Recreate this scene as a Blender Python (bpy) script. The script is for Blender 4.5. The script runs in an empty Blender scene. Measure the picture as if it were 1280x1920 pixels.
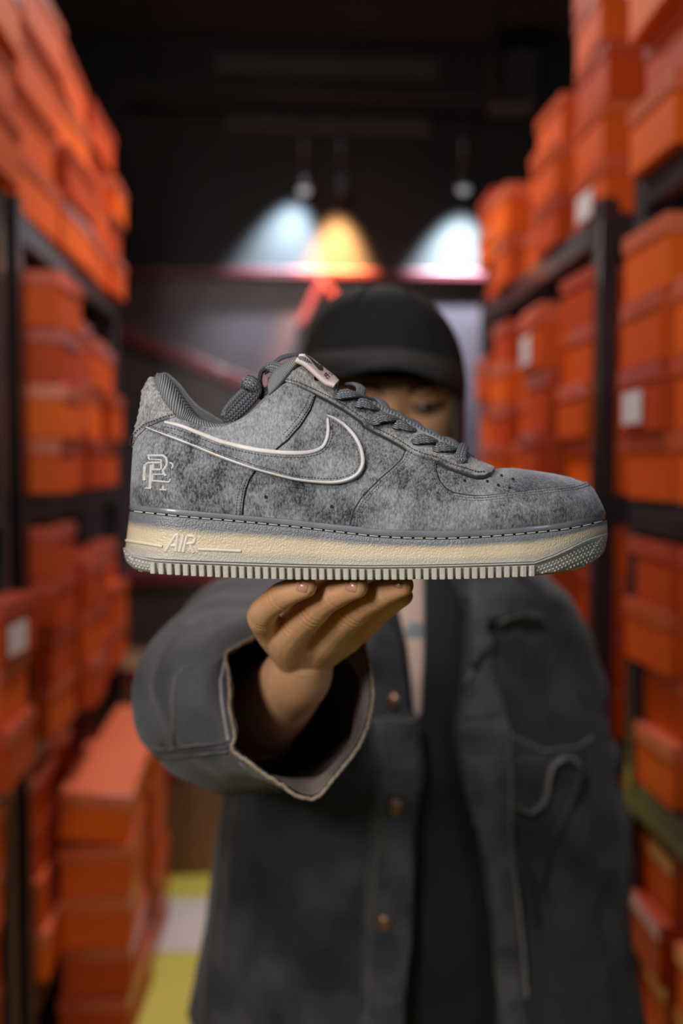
import bpy, bmesh, math, random
import numpy as np
from mathutils import Vector, Matrix, noise
from mathutils.bvhtree import BVHTree
from mathutils.geometry import delaunay_2d_cdt
random.seed(7)
S = bpy.context.scene
COL = S.collection
PI = math.pi

# ------------------------------------------------------------------ camera
CAM = Vector((0, 0, 1.45)); TILT = math.radians(3.0); F = 1750.0
cd = bpy.data.cameras.new('camera'); cam = bpy.data.objects.new('camera', cd); COL.objects.link(cam)
cam.location = CAM; cam.rotation_euler = (PI / 2 - TILT, 0, 0)
cd.sensor_fit = 'HORIZONTAL'; cd.sensor_width = 24.0; cd.lens = F / 1280 * 24.0
cd.clip_start = 0.03; cd.clip_end = 50
cd.dof.use_dof = True; cd.dof.focus_distance = 0.556; cd.dof.aperture_fstop = 2.8
S.camera = cam
# ------------------------------------------------------------------ world, lights, exposure
S.view_settings.view_transform = 'Standard'; S.view_settings.look = 'None'
S.view_settings.exposure = 0.0; S.view_settings.gamma = 1.0; S.view_settings.use_curve_mapping = False
S.cycles.use_denoising = True
S.cycles.max_bounces = 8
w = bpy.data.worlds.new('world'); S.world = w; w.use_nodes = True
w.node_tree.nodes['Background'].inputs[0].default_value = (.75, .8, 1, 1)
w.node_tree.nodes['Background'].inputs[1].default_value = 0.03

def look(o, target):
    o.rotation_euler = (Vector(target) - o.location).to_track_quat('-Z', 'Y').to_euler()
def area(name, loc, target, size, power, col, sy=None, spread=PI):
    l = bpy.data.lights.new(name, 'AREA'); l.energy = power; l.color = col; l.size = size
    if sy: l.shape = 'RECTANGLE'; l.size_y = sy
    l.spread = spread
    o = bpy.data.objects.new(name, l); COL.objects.link(o); o.location = loc; look(o, target); return o
def spot(name, loc, target, power, col, ang, blend=.6, r=.02):
    l = bpy.data.lights.new(name, 'SPOT'); l.energy = power; l.color = col; l.spot_size = math.radians(ang)
    l.spot_blend = blend; l.shadow_soft_size = r
    o = bpy.data.objects.new(name, l); COL.objects.link(o); o.location = loc; look(o, target); return o
area('key_light', (-.45, -.30, 2.45), (0, .62, 1.42), .35, 12.5, (1, .97, .95))
area('front_light', (-.52, -.12, 1.70), (-.02, .62, 1.36), .22, 6.2, (1, .955, .92))
area('side_light', (.95, -.2, 1.85), (.1, .7, 1.35), .3, 2.2, (.80, .88, 1))
area('aisle_light', (-.12, 3.0, 3.22), (-.10, 2.75, 1.0), .35, 24, (1, .90, .84), 1.0, spread=math.radians(125))
area('aisle_light', (-.10, 1.25, 2.75), (-.12, 3.2, 1.25), .4, 3, (1, .93, .90), spread=math.radians(130))
# spots washing down the back wall
spot('wall_spot', (-.135, 4.20, 2.90), (-.31, 4.37, 2.2), 620, (.62, .82, 1), 50, 1)
spot('wall_spot', (.015, 4.20, 2.90), (-.035, 4.37, 2.2), 1400, (1, .50, .18), 42, 1)
spot('wall_spot', (.625, 4.20, 2.92), (.53, 4.37, 2.2), 1300, (.66, .86, 1), 50, 1)

# ------------------------------------------------------------------ helpers
FW = Vector((0, math.cos(TILT), -math.sin(TILT))); UP = Vector((0, math.sin(TILT), math.cos(TILT))); RT = Vector((1, 0, 0))
def ray(px, py):
    return FW + RT * ((px - 640) / F) + UP * (-(py - 960) / F)
def P(px, py, Y):
    d = ray(px, py); return CAM + d * (Y / d.y)
AISLE = math.radians(3.3)
def A(x, y, z):                                   # aisle frame -> world
    c, s = math.cos(AISLE), math.sin(AISLE)
    return Vector((x * c - y * s, x * s + y * c, z))
def tag(o, label=None, cat=None, group=None, kind=None):
    if label: o['label'] = label
    if cat: o['category'] = cat
    if group: o['group'] = group
    if kind: o['kind'] = kind
    return o
def empty(name, loc, label=None, cat=None, group=None):
    o = bpy.data.objects.new(name, None); COL.objects.link(o); o.location = loc; o.empty_display_size = .02
    return tag(o, label, cat, group)
def wloc(o):
    v = Vector(o.location)
    while o.parent: o = o.parent; v += Vector(o.location)
    return v
def mesh(name, verts, faces, mat, parent=None, smooth=True, origin=None, uvs=None, mats=None, fm=None):
    """verts in world space; origin = parent's location (or given)"""
    if origin is None: origin = wloc(parent) if parent else Vector((0, 0, 0))
    me = bpy.data.meshes.new(name)
    me.from_pydata([tuple(Vector(v) - origin) for v in verts], [], [tuple(f) for f in faces])
    for m in (mats or [mat]): me.materials.append(m)
    if fm:
        for p, i in zip(me.polygons, fm): p.material_index = i
    if uvs:
        uv = me.uv_layers.new(name='UVMap')
        for l in me.loops: uv.data[l.index].uv = uvs[l.vertex_index]
    if smooth: me.polygons.foreach_set('use_smooth', [True] * len(me.polygons))
    me.validate(); me.update()
    o = bpy.data.objects.new(name, me); COL.objects.link(o)
    if parent: o.parent = parent
    else: o.location = origin
    return o
def recalc(o):
    bm = bmesh.new(); bm.from_mesh(o.data); bmesh.ops.recalc_face_normals(bm, faces=bm.faces); bm.to_mesh(o.data); bm.free(); return o
def bevel(o, wd, seg=2):
    m = o.modifiers.new('b', 'BEVEL'); m.width = wd; m.segments = seg; m.limit_method = 'ANGLE'; m.angle_limit = .7
    return o
def autosmooth(o, ang=.7):
    me = o.data; bm = bmesh.new(); bm.from_mesh(me)
    for e in bm.edges:
        if len(e.link_faces) == 2 and e.calc_face_angle(0) > ang: e.smooth = False
    bm.to_mesh(me); bm.free(); return o
class MB:
    def __init__(s): s.v = []; s.f = []
    def add(s, v, f):
        n = len(s.v); s.v += [Vector(a) for a in v]; s.f += [tuple(i + n for i in q) for q in f]; return s
    def box(s, c, h, M=None, taper=1.0):
        c = Vector(c); vs = []
        for z in (-1, 1):
            t = taper if z > 0 else 1
            for x, y in ((-1, -1), (1, -1), (1, 1), (-1, 1)):
                p = Vector((x * h[0] * t, y * h[1] * t, z * h[2])); vs.append((M @ p if M else p) + c)
        return s.add(vs, [(3, 2, 1, 0), (4, 5, 6, 7), (0, 1, 5, 4), (1, 2, 6, 5), (2, 3, 7, 6), (3, 0, 4, 7)])
    def tube(s, pts, rad, n=10, caps=True, sq=1.0):
        pts = [Vector(p) for p in pts]; rad = rad if hasattr(rad, '__len__') else [rad] * len(pts)
        rings = []; up = None
        for i, p in enumerate(pts):
            t = (pts[min(i + 1, len(pts) - 1)] - pts[max(i - 1, 0)]).normalized()
            if up is None: up = Vector((0, 0, 1)) if abs(t.z) < .9 else Vector((0, 1, 0))
            sd = t.cross(up).normalized(); up = sd.cross(t).normalized()
            rings.append([p + (sd * math.cos(a) * sq + up * math.sin(a)) * rad[i] for a in [2 * PI * k / n for k in range(n)]])
        v = [q for r in rings for q in r]; f = []
        for i in range(len(pts) - 1):
            for k in range(n):
                a, b = i * n + k, i * n + (k + 1) % n; f.append((a, b, b + n, a + n))
        if caps: f.append(tuple(range(n))[::-1]); f.append(tuple((len(pts) - 1) * n + k for k in range(n)))
        return s.add(v, f)
    def ell(s, c, r, nu=16, nv=10, M=None):
        c = Vector(c); v = []; f = []
        for j in range(1, nv):
            th = PI * j / nv
            for i in range(nu):
                ph = 2 * PI * i / nu; p = Vector((r[0] * math.sin(th) * math.cos(ph), r[1] * math.sin(th) * math.sin(ph), r[2] * math.cos(th)))
                v.append((M @ p if M else p) + c)
        t = Vector((0, 0, r[2])); v.append((M @ t if M else t) + c); v.append((M @ -t if M else -t) + c)
        T = len(v) - 2; B = T + 1
        for j in range(nv - 2):
            for i in range(nu):
                a, b = j * nu + i, j * nu + (i + 1) % nu; f.append((a, a + nu, b + nu, b))
        for i in range(nu): f.append((T, i, (i + 1) % nu)); f.append((B, (nv - 2) * nu + (i + 1) % nu, (nv - 2) * nu + i))
        return s.add(v, f)
    def grid(s, rows, close=False):
        m = len(rows[0]); v = [p for r in rows for p in r]; f = []
        for i in range(len(rows) - 1):
            for k in range(m if close else m - 1):
                a, b = i * m + k, i * m + (k + 1) % m; f.append((a, b, b + m, a + m))
        return s.add(v, f)
    def build(s, name, mat, parent=None, smooth=True, origin=None):
        return recalc(mesh(name, s.v, s.f, mat, parent, smooth, origin))
def catmull(pts, n=8, closed=False):
    pts = [np.array(p, float) for p in pts]; m = len(pts); out = []
    rng = range(m if closed else m - 1)
    for i in rng:
        if closed: p0, p1, p2, p3 = pts[i - 1], pts[i], pts[(i + 1) % m], pts[(i + 2) % m]
        else: p0, p1, p2, p3 = pts[max(i - 1, 0)], pts[i], pts[i + 1], pts[min(i + 2, m - 1)]
        for k in range(n):
            t = k / n; out.append(.5 * (2 * p1 + (p2 - p0) * t + (2 * p0 - 5 * p1 + 4 * p2 - p3) * t * t + (3 * p1 - p0 - 3 * p2 + p3) * t ** 3))
    if not closed: out.append(pts[-1])
    return out
def resample(pts, step, closed=False):
    pts = [np.array(p, float) for p in pts]
    if closed: pts = pts + [pts[0]]
    seg = [np.linalg.norm(b - a) for a, b in zip(pts, pts[1:])]; L = sum(seg); n = max(2, int(round(L / step)))
    cum = np.concatenate([[0], np.cumsum(seg)]); arr = np.array(pts)
    q = np.linspace(0, L, n + 1)
    out = np.stack([np.interp(q, cum, arr[:, k]) for k in range(arr.shape[1])], 1)
    return list(out[:-1]) if closed else list(out)
def interp(x, pts): return float(np.interp(x, [p[0] for p in pts], [p[1] for p in pts]))
def cA(*p): return [(220 + x / 2.6667, 640 + y / 2.6667) for x, y in p]
def cB(*p): return [(680 + x / 2.6667, 640 + y / 2.6667) for x, y in p]
def cC(ox, oy, s, *p): return [(ox + x / s, oy + y / s) for x, y in p]

# ------------------------------------------------------------------ materials
def mat(name, col, rough=.6, metal=0, noise_amt=0, nscale=20, col2=None, bump=0, bscale=200, bdist=.001, coat=0, spec=.5, sheen=0, sss=0, emis=None, estr=0, stretch=None):
    m = bpy.data.materials.new(name); m.use_nodes = True; nt = m.node_tree; N = nt.nodes; L = nt.links
    b = N['Principled BSDF']; b.inputs['Roughness'].default_value = rough; b.inputs['Metallic'].default_value = metal
    b.inputs['Base Color'].default_value = (*col, 1); b.inputs['Coat Weight'].default_value = coat; b.inputs['Specular IOR Level'].default_value = spec
    b.inputs['Sheen Weight'].default_value = sheen; b.inputs['Subsurface Weight'].default_value = sss
    if sss: b.inputs['Subsurface Radius'].default_value = (1, .45, .25); b.inputs['Subsurface Scale'].default_value = .006
    if emis: b.inputs['Emission Color'].default_value = (*emis, 1); b.inputs['Emission Strength'].default_value = estr
    tc = N.new('ShaderNodeTexCoord'); src = tc.outputs['Object']
    if stretch:
        mp = N.new('ShaderNodeMapping'); mp.inputs['Scale'].default_value = stretch; L.new(src, mp.inputs[0]); src = mp.outputs[0]
    if noise_amt or col2:
        n = N.new('ShaderNodeTexNoise'); n.inputs['Scale'].default_value = nscale; n.inputs['Detail'].default_value = 6; L.new(src, n.inputs['Vector'])
        r = N.new('ShaderNodeValToRGB'); r.color_ramp.elements[0].position = .35; r.color_ramp.elements[1].position = .68
        r.color_ramp.elements[0].color = (*col, 1); r.color_ramp.elements[1].color = (*(col2 or tuple(c * (1 + noise_amt) for c in col)), 1)
        L.new(n.outputs['Fac'], r.inputs[0]); L.new(r.outputs[0], b.inputs['Base Color'])
    if bump:
        n2 = N.new('ShaderNodeTexNoise'); n2.inputs['Scale'].default_value = bscale; n2.inputs['Detail'].default_value = 4; L.new(src, n2.inputs['Vector'])
        bp = N.new('ShaderNodeBump'); bp.inputs['Strength'].default_value = bump; bp.inputs['Distance'].default_value = bdist
        L.new(n2.outputs['Fac'], bp.inputs['Height']); L.new(bp.outputs[0], b.inputs['Normal'])
    return m
def suede_mat(name, dark, light, grain=900):
    m = bpy.data.materials.new(name); m.use_nodes = True; nt = m.node_tree; N = nt.nodes; L = nt.links
    b = N['Principled BSDF']; b.inputs['Roughness'].default_value = .95; b.inputs['Specular IOR Level'].default_value = .15
    b.inputs['Sheen Weight'].default_value = .35; b.inputs['Sheen Roughness'].default_value = .5; b.inputs['Sheen Tint'].default_value = (.8, .82, .9, 1)
    tc = N.new('ShaderNodeTexCoord')
    def nz(scale, detail, dist=0, rough=.5, st=None):
        n = N.new('ShaderNodeTexNoise'); n.inputs['Scale'].default_value = scale; n.inputs['Detail'].default_value = detail
        n.inputs['Distortion'].default_value = dist; n.inputs['Roughness'].default_value = rough
        if st:
            mp = N.new('ShaderNodeMapping'); mp.inputs['Scale'].default_value = st; mp.inputs['Rotation'].default_value = (0, .6, 0)
            L.new(tc.outputs['Object'], mp.inputs[0]); L.new(mp.outputs[0], n.inputs['Vector'])
        else: L.new(tc.outputs['Object'], n.inputs['Vector'])
        return n.outputs['Fac']
    big = nz(26, 5, .6, .62); fine = nz(grain, 3, .3, .7, (1, 1, .45)); mid = nz(140, 4, 1.2, .7)
    def rng(o, a, c, lo, hi):
        r = N.new('ShaderNodeMapRange'); r.inputs[1].default_value = a; r.inputs[2].default_value = c; r.inputs[3].default_value = lo; r.inputs[4].default_value = hi
        L.new(o, r.inputs[0]); return r.outputs[0]
    def add(x, y):
        r = N.new('ShaderNodeMath'); r.operation = 'ADD'; L.new(x, r.inputs[0]); L.new(y, r.inputs[1]); return r.outputs[0]
    tot = add(add(rng(big, .36, .66, .02, .72), rng(fine, .34, .66, -.26, .34)), rng(mid, .3, .7, -.10, .20))
    r = N.new('ShaderNodeValToRGB'); r.color_ramp.elements[0].color = (*dark, 1); r.color_ramp.elements[1].color = (*light, 1)
    L.new(tot, r.inputs[0]); L.new(r.outputs[0], b.inputs['Base Color'])
    bp = N.new('ShaderNodeBump'); bp.inputs['Strength'].default_value = .6; bp.inputs['Distance'].default_value = .0005
    L.new(add(fine, mid), bp.inputs['Height']); L.new(bp.outputs[0], b.inputs['Normal'])
    return m
def woven_mat(name, c1, c2, ku, kv, kind='chevron', dist=.0006, rough=.85):
    """u along strip, v across (0..1)."""
    m = bpy.data.materials.new(name); m.use_nodes = True; nt = m.node_tree; N = nt.nodes; L = nt.links
    b = N['Principled BSDF']; b.inputs['Roughness'].default_value = rough; b.inputs['Specular IOR Level'].default_value = .25
    uv = N.new('ShaderNodeUVMap'); sp = N.new('ShaderNodeSeparateXYZ'); L.new(uv.outputs[0], sp.inputs[0])
    def M(op, a, c=None):
        n = N.new('ShaderNodeMath'); n.operation = op
        for i, q in enumerate((a, c)):
            if q is None: continue
            if isinstance(q, (int, float)): n.inputs[i].default_value = q
            else: L.new(q, n.inputs[i])
        return n.outputs[0]
    U, V = sp.outputs[0], sp.outputs[1]
    if kind == 'chevron':
        tri = M('PINGPONG', M('MULTIPLY', V, kv), .5)
        h = M('PINGPONG', M('ADD', M('MULTIPLY', U, ku), M('MULTIPLY', tri, 1.6)), .5)
        h2 = M('PINGPONG', M('MULTIPLY', V, kv), .5)
        H = M('MULTIPLY', M('POWER', M('MULTIPLY', h, 2), .7), M('POWER', M('MULTIPLY', h2, 2), .5))
    else:
        H = M('PINGPONG', M('ADD', M('MULTIPLY', U, ku), M('MULTIPLY', V, kv)), .5); H = M('MULTIPLY', H, 2)
    r = N.new('ShaderNodeValToRGB'); r.color_ramp.elements[0].position = .1; r.color_ramp.elements[1].position = .75
    r.color_ramp.elements[0].color = (*c1, 1); r.color_ramp.elements[1].color = (*c2, 1)
    L.new(H, r.inputs[0]); L.new(r.outputs[0], b.inputs['Base Color'])
    bp = N.new('ShaderNodeBump'); bp.inputs['Strength'].default_value = .9; bp.inputs['Distance'].default_value = dist
    L.new(H, bp.inputs['Height']); L.new(bp.outputs[0], b.inputs['Normal'])
    return m
SUEDE = suede_mat('suede', (.026, .028, .033), (.325, .325, .34))
SUEDE_W = suede_mat('suede_worn', (.042, .043, .047), (.43, .415, .39))
LINING = woven_mat('twill_lining', (.055, .056, .06), (.26, .26, .27), 420, 3, 'diag', .0005)
LINING2 = mat('smooth_lining', (.15, .152, .16), .9, bump=.4, bscale=900, bdist=.0003, sheen=.3)
LACE = woven_mat('lace', (.035, .037, .044), (.27, .275, .30), 520, 5, 'chevron', .0007)
LACE_D = woven_mat('lace_dark', (.012, .013, .016), (.14, .145, .16), 520, 5, 'chevron', .0008)
PIPING = mat('piping', (.47, .44, .42), .42, noise_amt=.25, nscale=60, bump=.15, bscale=500)
THREAD = mat('thread', (.13, .13, .135), .8)
THREAD_D = mat('thread_dark', (.03, .03, .033), .8)
THREAD_L = mat('thread_light', (.42, .40, .36), .7)
HOLE = mat('hole', (.006, .006, .007), .9)
RUBBER = mat('grey_rubber', (.12, .13, .145), .34, noise_amt=.35, nscale=40, bump=.2, bscale=700, bdist=.0003, coat=.25)
EMBOSS = mat('emboss', (.42, .41, .39), .8, noise_amt=.3, nscale=200)
LABEL = mat('label', (.62, .50, .46), .5, bump=.1, bscale=400)
BLACK = mat('black_print', (.012, .012, .014), .5)
TONGUE = woven_mat('tongue_weave', (.06, .06, .063), (.24, .24, .245), 700, 0, 'diag', .0002)

def sole_mat(name, ramp, bumpd=.0006, bs=900):
    m = bpy.data.materials.new(name); m.use_nodes = True; nt = m.node_tree; N = nt.nodes; L = nt.links
    b = N['Principled BSDF']; b.inputs['Roughness'].default_value = .36; b.inputs['Subsurface Weight'].default_value = .35
    b.inputs['Subsurface Radius'].default_value = (1, .8, .5); b.inputs['Subsurface Scale'].default_value = .004
    at = N.new('ShaderNodeUVMap'); sp = N.new('ShaderNodeSeparateXYZ'); L.new(at.outputs[0], sp.inputs[0])
    tc = N.new('ShaderNodeTexCoord'); n = N.new('ShaderNodeTexNoise'); n.inputs['Scale'].default_value = 35; n.inputs['Detail'].default_value = 8; L.new(tc.outputs['Object'], n.inputs['Vector'])
    n.inputs['Roughness'].default_value = .75
    mr = N.new('ShaderNodeMapRange'); mr.inputs[3].default_value = -.09; mr.inputs[4].default_value = .09; L.new(n.outputs['Fac'], mr.inputs[0])
    ad = N.new('ShaderNodeMath'); ad.operation = 'ADD'; L.new(sp.outputs[1], ad.inputs[0]); L.new(mr.outputs[0], ad.inputs[1])
    r = N.new('ShaderNodeValToRGB'); els = r.color_ramp.elements
    while len(els) < len(ramp): els.new(.5)
    for e, (p, c) in zip(els, ramp): e.position = p; e.color = (*c, 1)
    L.new(ad.outputs[0], r.inputs[0]); L.new(r.outputs[0], b.inputs['Base Color'])
    v = N.new('ShaderNodeTexNoise'); v.inputs['Scale'].default_value = bs; v.inputs['Detail'].default_value = 2; L.new(tc.outputs['Object'], v.inputs['Vector'])
    bp = N.new('ShaderNodeBump'); bp.inputs['Strength'].default_value = .8; bp.inputs['Distance'].default_value = bumpd
    L.new(v.outputs['Fac'], bp.inputs['Height']); L.new(bp.outputs[0], b.inputs['Normal'])
    return m
MIDSOLE = sole_mat('translucent_midsole', [(0, (.15, .16, .17)), (.22, (.15, .16, .175)), (.40, (.56, .46, .31)), (.66, (.60, .50, .34)), (.84, (.43, .385, .30)), (1, (.44, .42, .39))])
TREAD = sole_mat('translucent_tread', [(0, (.48, .46, .42)), (.5, (.36, .34, .29)), (1, (.33, .31, .24))], .0004, 700)
TREAD2 = mat('translucent_block', (.43, .405, .35), .35, noise_amt=.15, nscale=90, bump=.6, bscale=700, bdist=.0004, sss=.3)
NUB = mat('translucent_nub', (.50, .48, .43), .35, sss=.2)
BAR = mat('translucent_bar', (.58, .51, .41), .4, noise_amt=.1, bump=.2, bscale=600)

SKIN = mat('skin', (.72, .37, .18), .5, col2=(.82, .45, .25), nscale=55, bump=.35, bscale=650, bdist=.0005, sss=.12)
NAIL = mat('nail', (.60, .30, .20), .25, coat=.3)
DENIM = mat('denim', (.017, .0165, .020), .85, col2=(.066, .063, .070), nscale=16, bump=.6, bscale=650, bdist=.0009, sheen=.15)
DENIM_W = mat('denim_faded', (.040, .039, .043), .85, col2=(.13, .124, .13), nscale=20, bump=.6, bscale=650, bdist=.0009)
SEAM = mat('seam', (.19, .175, .17), .85, noise_amt=.4, nscale=90)
HEM = mat('frayed_hem', (.17, .13, .09), .9, noise_amt=.7, nscale=180, bump=.8, bscale=500, bdist=.001)
SLEEVE_IN = mat('sleeve_lining', (.11, .085, .075), .95, col2=(.26, .20, .18), nscale=18, bump=.5, bscale=400)
SHIRT = mat('shirt', (.010, .010, .012), .9, col2=(.02, .02, .022), nscale=14, bump=.4, bscale=600)
TEE = mat('tee', (.60, .42, .35), .9, noise_amt=.12, nscale=30)
BUTTON = mat('copper_button', (.32, .17, .11), .35, metal=.7, noise_amt=.4, nscale=150)
CAP = mat('cap_cloth', (.008, .008, .008), .85, col2=(.016, .016, .015), nscale=14, bump=.5, bscale=700, bdist=.0006, spec=.3)
HAIR = mat('hair', (.035, .010, .007), .55, noise_amt=.8, nscale=90, stretch=(1, 1, .15))
EYEW = mat('eye_white', (.13, .09, .08), .4); IRIS = mat('iris', (.012, .008, .006), .15)
TROUSER = mat('trousers', (.012, .012, .014), .9)

# ================================================================== SETTING
WALL_D = mat('dark_wall', (.009, .008, .008), .6, col2=(.013, .012, .011), nscale=2.5, bump=.2, bscale=40)
CEIL = mat('black_ceiling', (.006, .006, .007), .9, noise_amt=.3, nscale=3)
FLOOR = mat('lime_floor', (.50, .46, .08), .4, col2=(.58, .52, .11), nscale=3)
FLOOR_W = mat('pale_floor_strip', (.55, .52, .50), .4, noise_amt=.1, nscale=8)
PANEL = mat('plum_panel', (.045, .030, .036), .34, col2=(.062, .044, .05), nscale=3, bump=.12, bscale=9, bdist=.01)
REDM = mat('red_metal', (.10, .011, .015), .4, noise_amt=.3, nscale=12, coat=.3)
def slab(name, lo, hi, m, parent=None, kind=None, rot=True, bv=0):
    vs = []
    for z in (lo[2], hi[2]):
        for x, y in ((lo[0], lo[1]), (hi[0], lo[1]), (hi[0], hi[1]), (lo[0], hi[1])): vs.append(A(x, y, z) if rot else Vector((x, y, z)))
    o = mesh(name, vs, [(3, 2, 1, 0), (4, 5, 6, 7), (0, 1, 5, 4), (1, 2, 6, 5), (2, 3, 7, 6), (3, 0, 4, 7)], m, parent, smooth=False, origin=None if parent else sum(vs, Vector()) / 8)
    if kind: o['kind'] = kind
    if bv: bevel(o, bv)
    return o
BY = 4.40
slab('floor', (-1.9, -1.6, -.1), (1.9, BY + .1, 0), FLOOR, kind='structure')
slab('trim_1', (-1.9, 2.72, 0), (1.9, 3.06, .004), FLOOR_W, kind='structure')
slab('ceiling', (-1.9, -1.6, 3.4), (1.9, BY + .1, 3.5), CEIL, kind='structure')
slab('wall_back', (-1.9, BY, 0), (1.9, BY + .1, 3.4), WALL_D, kind='structure')
slab('wall_left', (-2.0, -1.6, 0), (-1.9, BY + .1, 3.4), WALL_D, kind='structure')
slab('wall_right', (1.9, -1.6, 0), (2.0, BY + .1, 3.4), WALL_D, kind='structure')
slab('wall_front', (-2.0, -1.7, 0), (2.0, -1.6, 3.4), WALL_D, kind='structure')
# faint beams on the ceiling / upper wall
BEAM = mat('grey_duct', (.05, .05, .052), .6, noise_amt=.2, nscale=4)
slab('trim_2', (-.28, BY - .03, 2.98), (.66, BY, 3.05), BEAM, kind='structure')
slab('trim_3', (-.33, BY - .03, 3.22), (.70, BY, 3.31), BEAM, kind='structure')
sp_ = empty('wall_speaker', A(1.04, BY - .1, 3.06), 'small grey box speaker mounted high on the dark back wall', 'speaker')
o = slab('cabinet', (.93, BY - .16, 3.06), (1.13, BY - .005, 3.30), BEAM, sp_, bv=.008)
mb = MB()
for i in range(6):
    c = A(1.03, BY - .165, 3.09 + i * .035); mb.box(c, (.085, .004, .008), Matrix.Rotation(AISLE, 3, 'Z'))
mb.build('speaker_grille', mat('speaker_grille', (.03, .03, .03), .5), sp_, False)
# display panel against back wall with red frame
PY = 4.33
pn = empty('back_panel', A(.28, PY, 0), 'glossy plum coloured board framed in red metal below the wall spotlights', 'panel')
slab('board', (-.95, PY, .25), (1.35, PY + .04, 2.29), PANEL, pn)
slab('top_rail', (-.98, PY - .03, 2.292), (1.38, PY + .045, 2.335), REDM, pn, bv=.008)
def bar(name, x0, z0, x1, z1, wd, parent, m=REDM, y=PY - .02, th=.018):
    a, b = Vector((x0, z0)), Vector((x1, z1)); d = (b - a).normalized(); n = Vector((-d.y, d.x)) * wd / 2
    vs = [A(q.x, yy, q.y) for yy in (y - th, y + th) for q in (a + n, b + n, b - n, a - n)]
    o = mesh(name, vs, [(0, 1, 2, 3), (7, 6, 5, 4), (0, 4, 5, 1), (1, 5, 6, 2), (2, 6, 7, 3), (3, 7, 4, 0)], m, parent, smooth=False); recalc(o); return bevel(o, .005)
bar('brace', -.80, 2.06, .44, 1.55, .065, pn)
bar('brace', .16, 2.285, .06, 2.08, .035, pn)
bar('brace', .16, 2.285, .30, 2.08, .035, pn)
bar('lower_rail', -.95, .93, 1.35, .93, .07, pn)
bar('lower_rail', -.95, .30, 1.35, .30, .08, pn)
# spot lamps
LAMP = mat('lamp_metal', (.25, .27, .30), .25, metal=.8)
LENS = mat('lamp_lens', (.8, .85, .95), .2, emis=(.75, .87, 1), estr=.22)
LENSW = mat('lamp_lens_warm', (.05, .04, .03), .2)
tr = empty('light_track', A(.15, 4.04, 3.0)); tag(tr, 'thin black lighting track above the red framed board', 'light track'); TB = mat('track_black', (.01, .01, .01), .5)
slab('rail', (-.7, 4.02, 3.0), (1.0, 4.06, 3.03), TB, tr)
for x_ in (-.6, .9): slab('hanger', (x_ - .01, 4.03, 3.03), (x_ + .01, 4.05, 3.4), TB, tr)
for px, py, lm, lb, st in ((570, 352, LENS, 'small spotlight with a pale glowing lens over the left cool beam', 1), (640, 352, LENSW, 'small dark spotlight between the other two, over the amber beam', 0), (868, 350, LENS, 'small dim spotlight over the brightest cool beam beside right shelving', 0)):
    c = P(px, py, 4.05)
    r_ = empty('spotlight', (c.x, c.y, 3.0 if True else c.z), lb, 'spotlight', 'spotlights over the back wall')
    MB().tube([c + Vector((0, .02, .05)), c + Vector((0, 0, .035)), c + Vector((0, -.012, -.01))], [.022, .032, .028], 16).build('lamp_head', LAMP if st else mat('lamp_black', (.05, .06, .07), .4), r_)
    MB().ell(c + Vector((0, -.016, -.016)), (.026, .012, .022)).build('lens', lm, r_)
    MB().tube([c + Vector((0, .01, .05)), Vector((c.x, c.y + .01, 3.005))], .006, 8).build('bracket', LAMP, r_)

# ------------------------------------------------------------------ racks
RACKM = mat('black_rack_steel', (.016, .015, .018), .38, noise_amt=.4, nscale=9, coat=.15)
LV = [.26, .83, 1.38, 1.99]
def rack(side, L, y0, y1, label, depth=.45):
    s = -1 if side == 'l' else 1
    root = empty('storage_rack', A(s * (L + depth / 2), (y0 + y1) / 2, 0), label, 'rack', 'black steel storage racks along the aisle')
    pw = .042
    for yy in (y0, y1 - pw):
        for xx in (L, L + depth - pw):
            a, b = sorted((s * xx, s * (xx + pw))); slab('post', (a, yy, 0), (b, yy + pw, 2.02 if True else 0), RACKM, root, bv=.003)
    for z in LV:
        a, b = sorted((s * (L + .004), s * (L + depth - .004)))
        slab('shelf_board', (a, y0 + .004, z - .018), (b, y1 - .004, z), RACKM, root)
        a, b = sorted((s * (L + .001), s * (L + .028)))
        slab('beam', (a, y0 + pw, z - .062), (b, y1 - pw, z - .0181), RACKM, root, bv=.003)
        a, b = sorted((s * (L + depth - .028), s * (L + depth - .001)))
        slab('beam', (a, y0 + pw, z - .062), (b, y1 - pw, z - .0181), RACKM, root)
        for yy in (y0 + .002, y1 - .027):
            a, b = sorted((s * (L + pw), s * (L + depth - pw)))
            slab('end_beam', (a, yy, z - .062), (b, yy + .025, z - .0181), RACKM, root)
    return root
rack('l', .57, 2.04, 3.22, 'black steel rack left of aisle, the farther one, loaded with orange boxes')
rack('l', .57, .85, 1.955, 'black steel rack left of aisle, the nearer one at the picture edge')
rack('r', .67, 2.00, 3.24, 'black steel rack right of aisle, the farther one, behind the person')
rack('r', .67, .70, 1.80, 'black steel rack right of aisle, the nearer one at the picture edge')

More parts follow.
